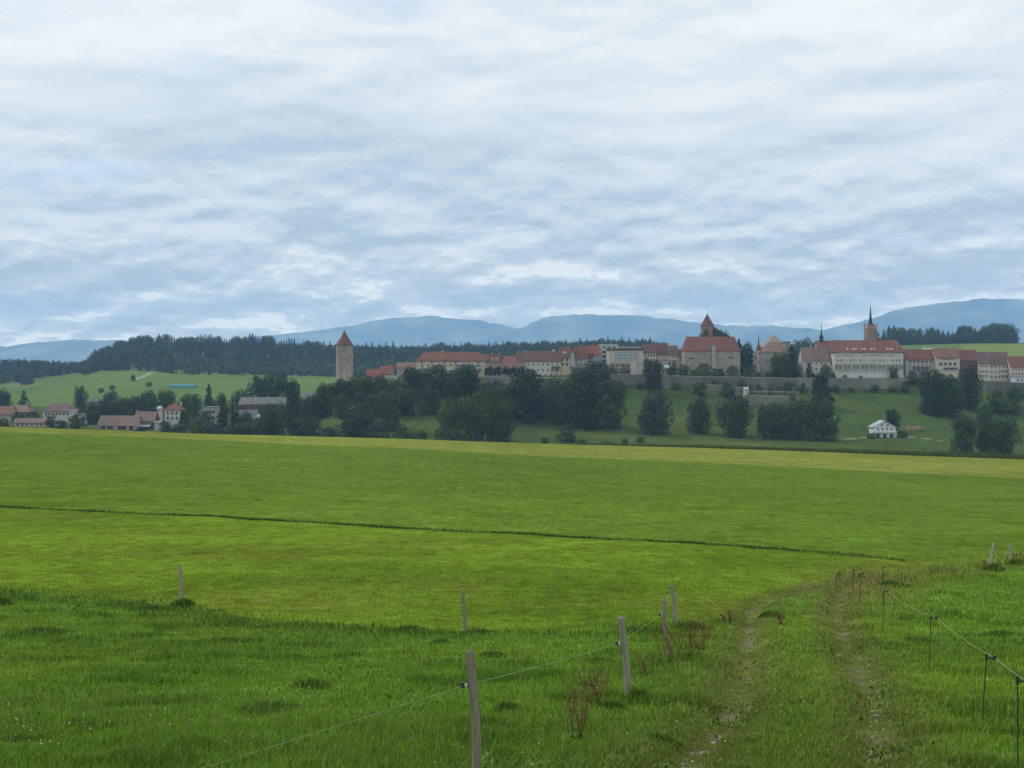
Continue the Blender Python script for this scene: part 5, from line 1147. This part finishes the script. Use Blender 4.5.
# dock plants with dry red seed stalks
STALK = surf('dry_dock_stalk', (.135, .075, .03), .9, .35, 8); DOCKL = surf('dock_leaf', (.06, .125, .022), .9, .25, 6, spec=0)
def dock(px, py, hpx, wpx, nst, label, leaves=7):
    X, Y = inv(px, py, 5, 80); k = Y/F; H_ = hpx*k*1.2; w_ = wpx*k*1.35; nst = int(nst*1.7); r = random.Random(int(px*3+py)); z0 = gz(X, Y)
    o = tag(empty('dock_plant', (X, Y, z0)), label, 'dock plant'); m = MB()
    for i in range(nst):
        bx, by = r.uniform(-.25, .25)*w_, r.uniform(-.2, .2)*w_; tx, ty = bx+r.uniform(-.55, .55)*w_, by+r.uniform(-.45, .45)*w_; hh = H_*r.uniform(.6, 1)
        m.tube([(bx, by, -.03), ((bx+tx)/2+r.uniform(-.02, .02), (by+ty)/2, hh*.5), (tx, ty, hh)], [.005, .004, .0025], 5)
        for j in range(34):
            t = .35+.63*r.random(); cx, cy, cz = bx+(tx-bx)*t+r.gauss(0, .028), by+(ty-by)*t+r.gauss(0, .018), hh*t; s = r.uniform(.008, .016)*max(1, Y/18)
            a = Vector((r.gauss(0, 1), r.gauss(0, 1), r.gauss(0, 1))).normalized(); b = a.orthogonal().normalized(); c_ = Vector((cx, cy, cz))
            m.add([c_-a*s, c_-b*s*.7, c_+a*s, c_+b*s*.7], [(0, 1, 2, 3)])
    m.build('stalks', STALK, o)
    m = MB()
    for i in range(leaves):
        a = r.random()*6.283; L = r.uniform(.12, .24); dx, dy = math.cos(a), math.sin(a); b = .035
        m.add([(0, 0, .0), (dx*L*.5-dy*b, dy*L*.5+dx*b, L*.55), (dx*L, dy*L, L*.5), (dx*L*.5+dy*b, dy*L*.5-dx*b, L*.55)], [(0, 1, 2, 3)])
    m.build('leaves', DOCKL, o)
dock(575, 744, 56, 22, 5, 'red brown dry dock standing alone left of the pale leaning post'); dock(603, 706, 38, 22, 5, 'dry reddish dock close left of the pale leaning post'); dock(645, 680, 26, 14, 3, 'thin dry dock right of the pale leaning post')
dock(672, 668, 40, 22, 5, 'dry dock at the foot of the slim post'); dock(690, 662, 42, 34, 9, 'widest clump of dry red stalks right of the slim post'); dock(700, 655, 30, 16, 4, 'dry stalks at the right edge of the red clump')
dock(783, 628, 16, 10, 3, 'small reddish dock in the middle strip of the track'); dock(729, 628, 14, 12, 3, 'small dry dock beside the left rut'); dock(588, 690, 20, 14, 2, 'broken dry stalk up left of the lone dock'); dock(166, 658, 8, 8, 2, 'tiny reddish dock out on the left pasture')
# clover heads
r = np.random.default_rng(51); m = MB()
for (cx, cy, sx, sy, k_) in ((30, 742, 40, 8, 18), (140, 735, 60, 12, 14), (300, 690, 40, 8, 20), (250, 660, 200, 25, 8), (600, 745, 60, 15, 6), (490, 760, 40, 10, 8), (700, 700, 80, 30, 10), (960, 700, 60, 30, 6), (860, 600, 16, 6, 8)):
    for i in range(k_):
        X, Y = inv(cx+r.normal(0, sx), min(775, max(585, cy+r.normal(0, sy))), 5, 60); z = gz(X, Y)+.07+.08*r.random(); s = .007+.005*r.random()
        m.add([(X+s*math.cos(i_*1.256), Y+s*math.sin(i_*1.256), z) for i_ in range(5)]+[(X, Y, z+s), (X, Y, z-s)], [(i_, (i_+1) % 5, 5) for i_ in range(5)]+[((i_+1) % 5, i_, 6) for i_ in range(5)])
o = m.build('clover_flowers', surf('clover_white', (.55, .55, .42), .8, .15, 20)); tag(o, 'scattered white clover heads in the pasture grass', 'clover', kind='stuff')
# bare stones lying in the wheel ruts
r = np.random.default_rng(61); STN = surf('rut_stone', (.24, .225, .19), .9, .25, 20)
m = MB()
for ru, (p0, p1_) in ((0, (715, 770)), (1, (700, 775)), (1, (650, 720))):
    for i in range(26):
        yy_ = r.uniform(p0, p1_); pu = np.interp(yy_, [b for a, b in RUT_PX[ru]][::-1], [a for a, b in RUT_PX[ru]][::-1])
        X, Y = inv(pu+r.normal(0, 9), yy_, 5, 60); z = gz(X, Y); s = r.uniform(.008, .026)
        n_ = 6; rg = []
        for q_, hz in ((1., -.4), (1.05, .1), (.6, .55)):
            rg.append([(X+s*q_*1.3*math.cos(1.047*j)*r.uniform(.8, 1.2), Y+s*q_*math.sin(1.047*j)*r.uniform(.8, 1.2), z+s*hz) for j in range(n_)])
        m.loft(rg)
o = m.build('gravel', STN); tag(o, 'pale stones showing in the wheel ruts', 'gravel', kind='stuff')
# ------------------------------------------------------------------ air
HZE = .000105; AIR = (.37, .62, 1.0)
hb = MB().box(-15500, 15500, -110, 16200, -190, 1010).build('haze', None) if False else None
me = bpy.data.meshes.new('haze'); _m = MB().box(-15500, 15500, -110, 16200, -190, 790); me.from_pydata(_m.v, [], _m.f); me.update()
hm = bpy.data.materials.new('haze'); hm.use_nodes = True; nt = hm.node_tree
for n_ in list(nt.nodes): nt.nodes.remove(n_)
ot = nt.nodes.new('ShaderNodeOutputMaterial'); vp = nt.nodes.new('ShaderNodeVolumePrincipled')
vp.inputs['Color'].default_value = (*AIR, 1); vp.inputs['Density'].default_value = HZE; vp.inputs['Anisotropy'].default_value = 0.0
nt.links.new(vp.outputs[0], ot.inputs['Volume']); me.materials.append(hm)
tag(link('haze', me), 'thin bluish summer haze over the whole valley', 'haze', kind='stuff')

# ------------------------------------------------------------------ sky: Nishita behind broken layers of cloud
SUN_EL, SUN_AZ = 46., -55.      # azimuth measured from +Y (the view) towards +X
w = bpy.data.worlds.new('World'); S.world = w; w.use_nodes = True; nt = w.node_tree; L = nt.links.new
bg = nt.nodes['Background']; bg.inputs['Strength'].default_value = .1
sky = nt.nodes.new('ShaderNodeTexSky'); sky.sky_type = 'NISHITA'; sky.sun_disc = False; sky.sun_elevation = R(SUN_EL); sky.sun_rotation = R(SUN_AZ)
tc = nt.nodes.new('ShaderNodeTexCoord'); sp = nt.nodes.new('ShaderNodeSeparateXYZ'); L(tc.outputs['Generated'], sp.inputs[0])
def M(op, a, b=None, c=None, clamp=False):
    n_ = nt.nodes.new('ShaderNodeMath'); n_.operation = op; n_.use_clamp = clamp
    for i, v in enumerate((a, b, c)):
        if v is None: continue
        if isinstance(v, (int, float)): n_.inputs[i].default_value = v
        else: L(v, n_.inputs[i])
    return n_.outputs[0]
def noise(vec, scale, detail=7, rough=.55, dist=0):
    n_ = nt.nodes.new('ShaderNodeTexNoise'); n_.inputs['Scale'].default_value = scale; n_.inputs['Detail'].default_value = detail; n_.inputs['Roughness'].default_value = rough; n_.inputs['Distortion'].default_value = dist
    L(vec, n_.inputs[0]); return n_.outputs[0]
def comb(x, y, z=0.):
    n_ = nt.nodes.new('ShaderNodeCombineXYZ')
    for i, v in enumerate((x, y, z)):
        if isinstance(v, (int, float)): n_.inputs[i].default_value = v
        else: L(v, n_.inputs[i])
    return n_.outputs[0]
def ramp(f, stops):
    n_ = nt.nodes.new('ShaderNodeValToRGB'); L(f, n_.inputs[0]); e = n_.color_ramp.elements
    while len(e) < len(stops): e.new(.5)
    for k_, (p, c) in zip(e, stops): k_.position = p; k_.color = (*c, 1) if not isinstance(c, (int, float)) else (c, c, c, 1)
    return n_.outputs[0]
def mrange(f, a, b, c, d):
    n_ = nt.nodes.new('ShaderNodeMapRange'); n_.interpolation_type = 'SMOOTHSTEP'; L(f, n_.inputs[0])
    for i, v in enumerate((a, b, c, d)): n_.inputs[i+1].default_value = v
    return n_.outputs[0]
def mixc(f, a, b):
    n_ = nt.nodes.new('ShaderNodeMix'); n_.data_type = 'RGBA'
    if isinstance(f, (int, float)): n_.inputs[0].default_value = f
    else: L(f, n_.inputs[0])
    for i, v in ((6, a), (7, b)):
        if isinstance(v, tuple): n_.inputs[i].default_value = (*v, 1)
        else: L(v, n_.inputs[i])
    return n_.outputs[2]
X, Yy, Z = sp.outputs
zc = M('MAXIMUM', Z, 0.)
den = M('ADD', zc, .075)
px_ = M('DIVIDE', X, den); py_ = M('DIVIDE', Yy, den)
az = M('ARCTAN2', X, Yy)
warp = noise(comb(M('MULTIPLY', px_, .5), M('MULTIPLY', py_, .5), 3.1), 1., 3)
zt = M('MULTIPLY_ADD', az, -.035, Z)
def dens(u, v, w, sc, det, rough, dist, dv):
    """cloud density and the same a little higher up: their difference lights the tops and shades the bases"""
    a_ = noise(comb(u, v, w), sc, det, rough, dist); b_ = noise(comb(u, M('ADD', v, dv), w), sc, det, rough, dist)
    return a_, M('SUBTRACT', a_, b_)
# broad altostratus sheets seen in perspective
u1 = M('ADD', M('MULTIPLY', px_, .62), M('MULTIPLY', warp, .9)); w1_ = M('ADD', M('MULTIPLY', py_, .85), M('MULTIPLY', px_, .16))
n1, r1_ = dens(u1, w1_, .7, .85, 11, .60, .3, -.22)
# long lens shaped rolls
n4, r4 = dens(M('MULTIPLY_ADD', warp, .6, M('MULTIPLY', az, 4.2)), M('MULTIPLY', zt, 15.), 4.4, 1., 12, .60, .25, .16)
# lumpy cumulus low over the horizon
n2, r2 = dens(M('MULTIPLY', az, 13.), M('MULTIPLY', zt, 32.), 1.7, 1., 12, .60, .15, .30)
n5, r5 = dens(M('MULTIPLY', az, 24.), M('MULTIPLY', zt, 62.), 2.2, 1., 10, .66, .1, .22)
n3 = noise(comb(M('MULTIPLY', az, 3.5), M('MULTIPLY', zt, 13.), 8.3), 1., 7, .55, .2)
bias = ramp(Z, [(0., .48), (.03, .50), (.065, .47), (.10, .42), (.135, .385), (.175, .45), (.215, .55), (.255, .56), (.285, .46), (.33, .40), (.6, .5)])
low = mrange(Z, .08, .21, 1., .12)
s = M('MULTIPLY', M('SUBTRACT', n1, .5), .75)
for x_, k_ in ((r1_, .40), (M('SUBTRACT', n4, .5), .60), (r4, .85), (M('SUBTRACT', n3, .5), .45), (M('SUBTRACT', bias, .46), 1.0)): s = M('MULTIPLY_ADD', x_, k_, s)
lowpart = M('MULTIPLY', r2, 1.7)
lowpart = M('MULTIPLY_ADD', M('SUBTRACT', n2, .5), .55, lowpart); lowpart = M('MULTIPLY_ADD', r5, .9, lowpart)
s = M('MULTIPLY_ADD', low, lowpart, s)
f = M('MULTIPLY_ADD', s, 1.85, .50, True)
cloud = ramp(f, [(0., (4.5, 5.2, 5.65)), (.25, (5.4, 5.95, 6.25)), (.5, (6.35, 6.75, 6.85)), (.75, (7.25, 7.4, 7.3)), (1., (7.9, 7.85, 7.6))])
gap = M('MULTIPLY', mrange(n3, .60, .74, 0., .4), mrange(Z, .02, .12, .4, 1.))
colr = mixc(gap, cloud, sky.outputs[0])
# far cloud banks just above the horizon are seen through all the haze: brighter and of more contrast behind it
far_bank = ramp(f, [(0., (6.9, 6.8, 5.9)), (.35, (9.0, 8.6, 7.1)), (.6, (10.7, 10.1, 8.3)), (.8, (13.2, 12.2, 9.9)), (1., (20., 17.6, 13.5))])
hz = mrange(Z, .01, .12, 1., 0.)
vm = nt.nodes.new('ShaderNodeVectorMath'); vm.operation = 'ADD'; L(mixc(hz, colr, far_bank), vm.inputs[0])
L(vm.outputs[0], bg.inputs['Color'])
w.cycles.sampling_method = 'MANUAL'; w.cycles.sample_map_resolution = 512
sd = bpy.data.lights.new('sun', 'SUN'); sd.energy = 1.5; sd.angle = R(18); sd.color = (1., .95, .87)
so = bpy.data.objects.new('sun', sd); COL.objects.link(so)
d = Vector((math.sin(R(SUN_AZ))*math.cos(R(SUN_EL)), math.cos(R(SUN_AZ))*math.cos(R(SUN_EL)), math.sin(R(SUN_EL))))
so.rotation_euler = (-d).to_track_quat('-Z', 'Y').to_euler()

# ------------------------------------------------------------------ camera and render settings
cd = bpy.data.cameras.new('camera'); cd.sensor_width = 36; cd.lens = 36*F/1024; cd.shift_y = (HZ-384)/1024; cd.clip_start = .1; cd.clip_end = 60000
co = bpy.data.objects.new('camera', cd); COL.objects.link(co); co.rotation_euler = (R(90), 0, 0); S.camera = co
S.render.engine = 'CYCLES'
v = S.view_settings; v.view_transform = 'Standard'; v.look = 'None'; v.exposure = .45; v.gamma = 1
c = S.cycles; c.max_bounces = 5; c.diffuse_bounces = 3; c.glossy_bounces = 2; c.transmission_bounces = 2; c.volume_bounces = 2; c.transparent_max_bounces = 8
c.sample_clamp_indirect = 6; c.use_adaptive_sampling = True; c.adaptive_threshold = .012; c.filter_width = 1.5
try:
    c.use_denoising = True; c.denoiser = 'OPENIMAGEDENOISE'; c.denoising_input_passes = 'RGB_ALBEDO_NORMAL'; c.denoising_prefilter = 'ACCURATE'
except Exception: pass
for o in bpy.data.objects:
    for k_ in ('_w', '_d', '_zb'):
        if k_ in o: del o[k_]
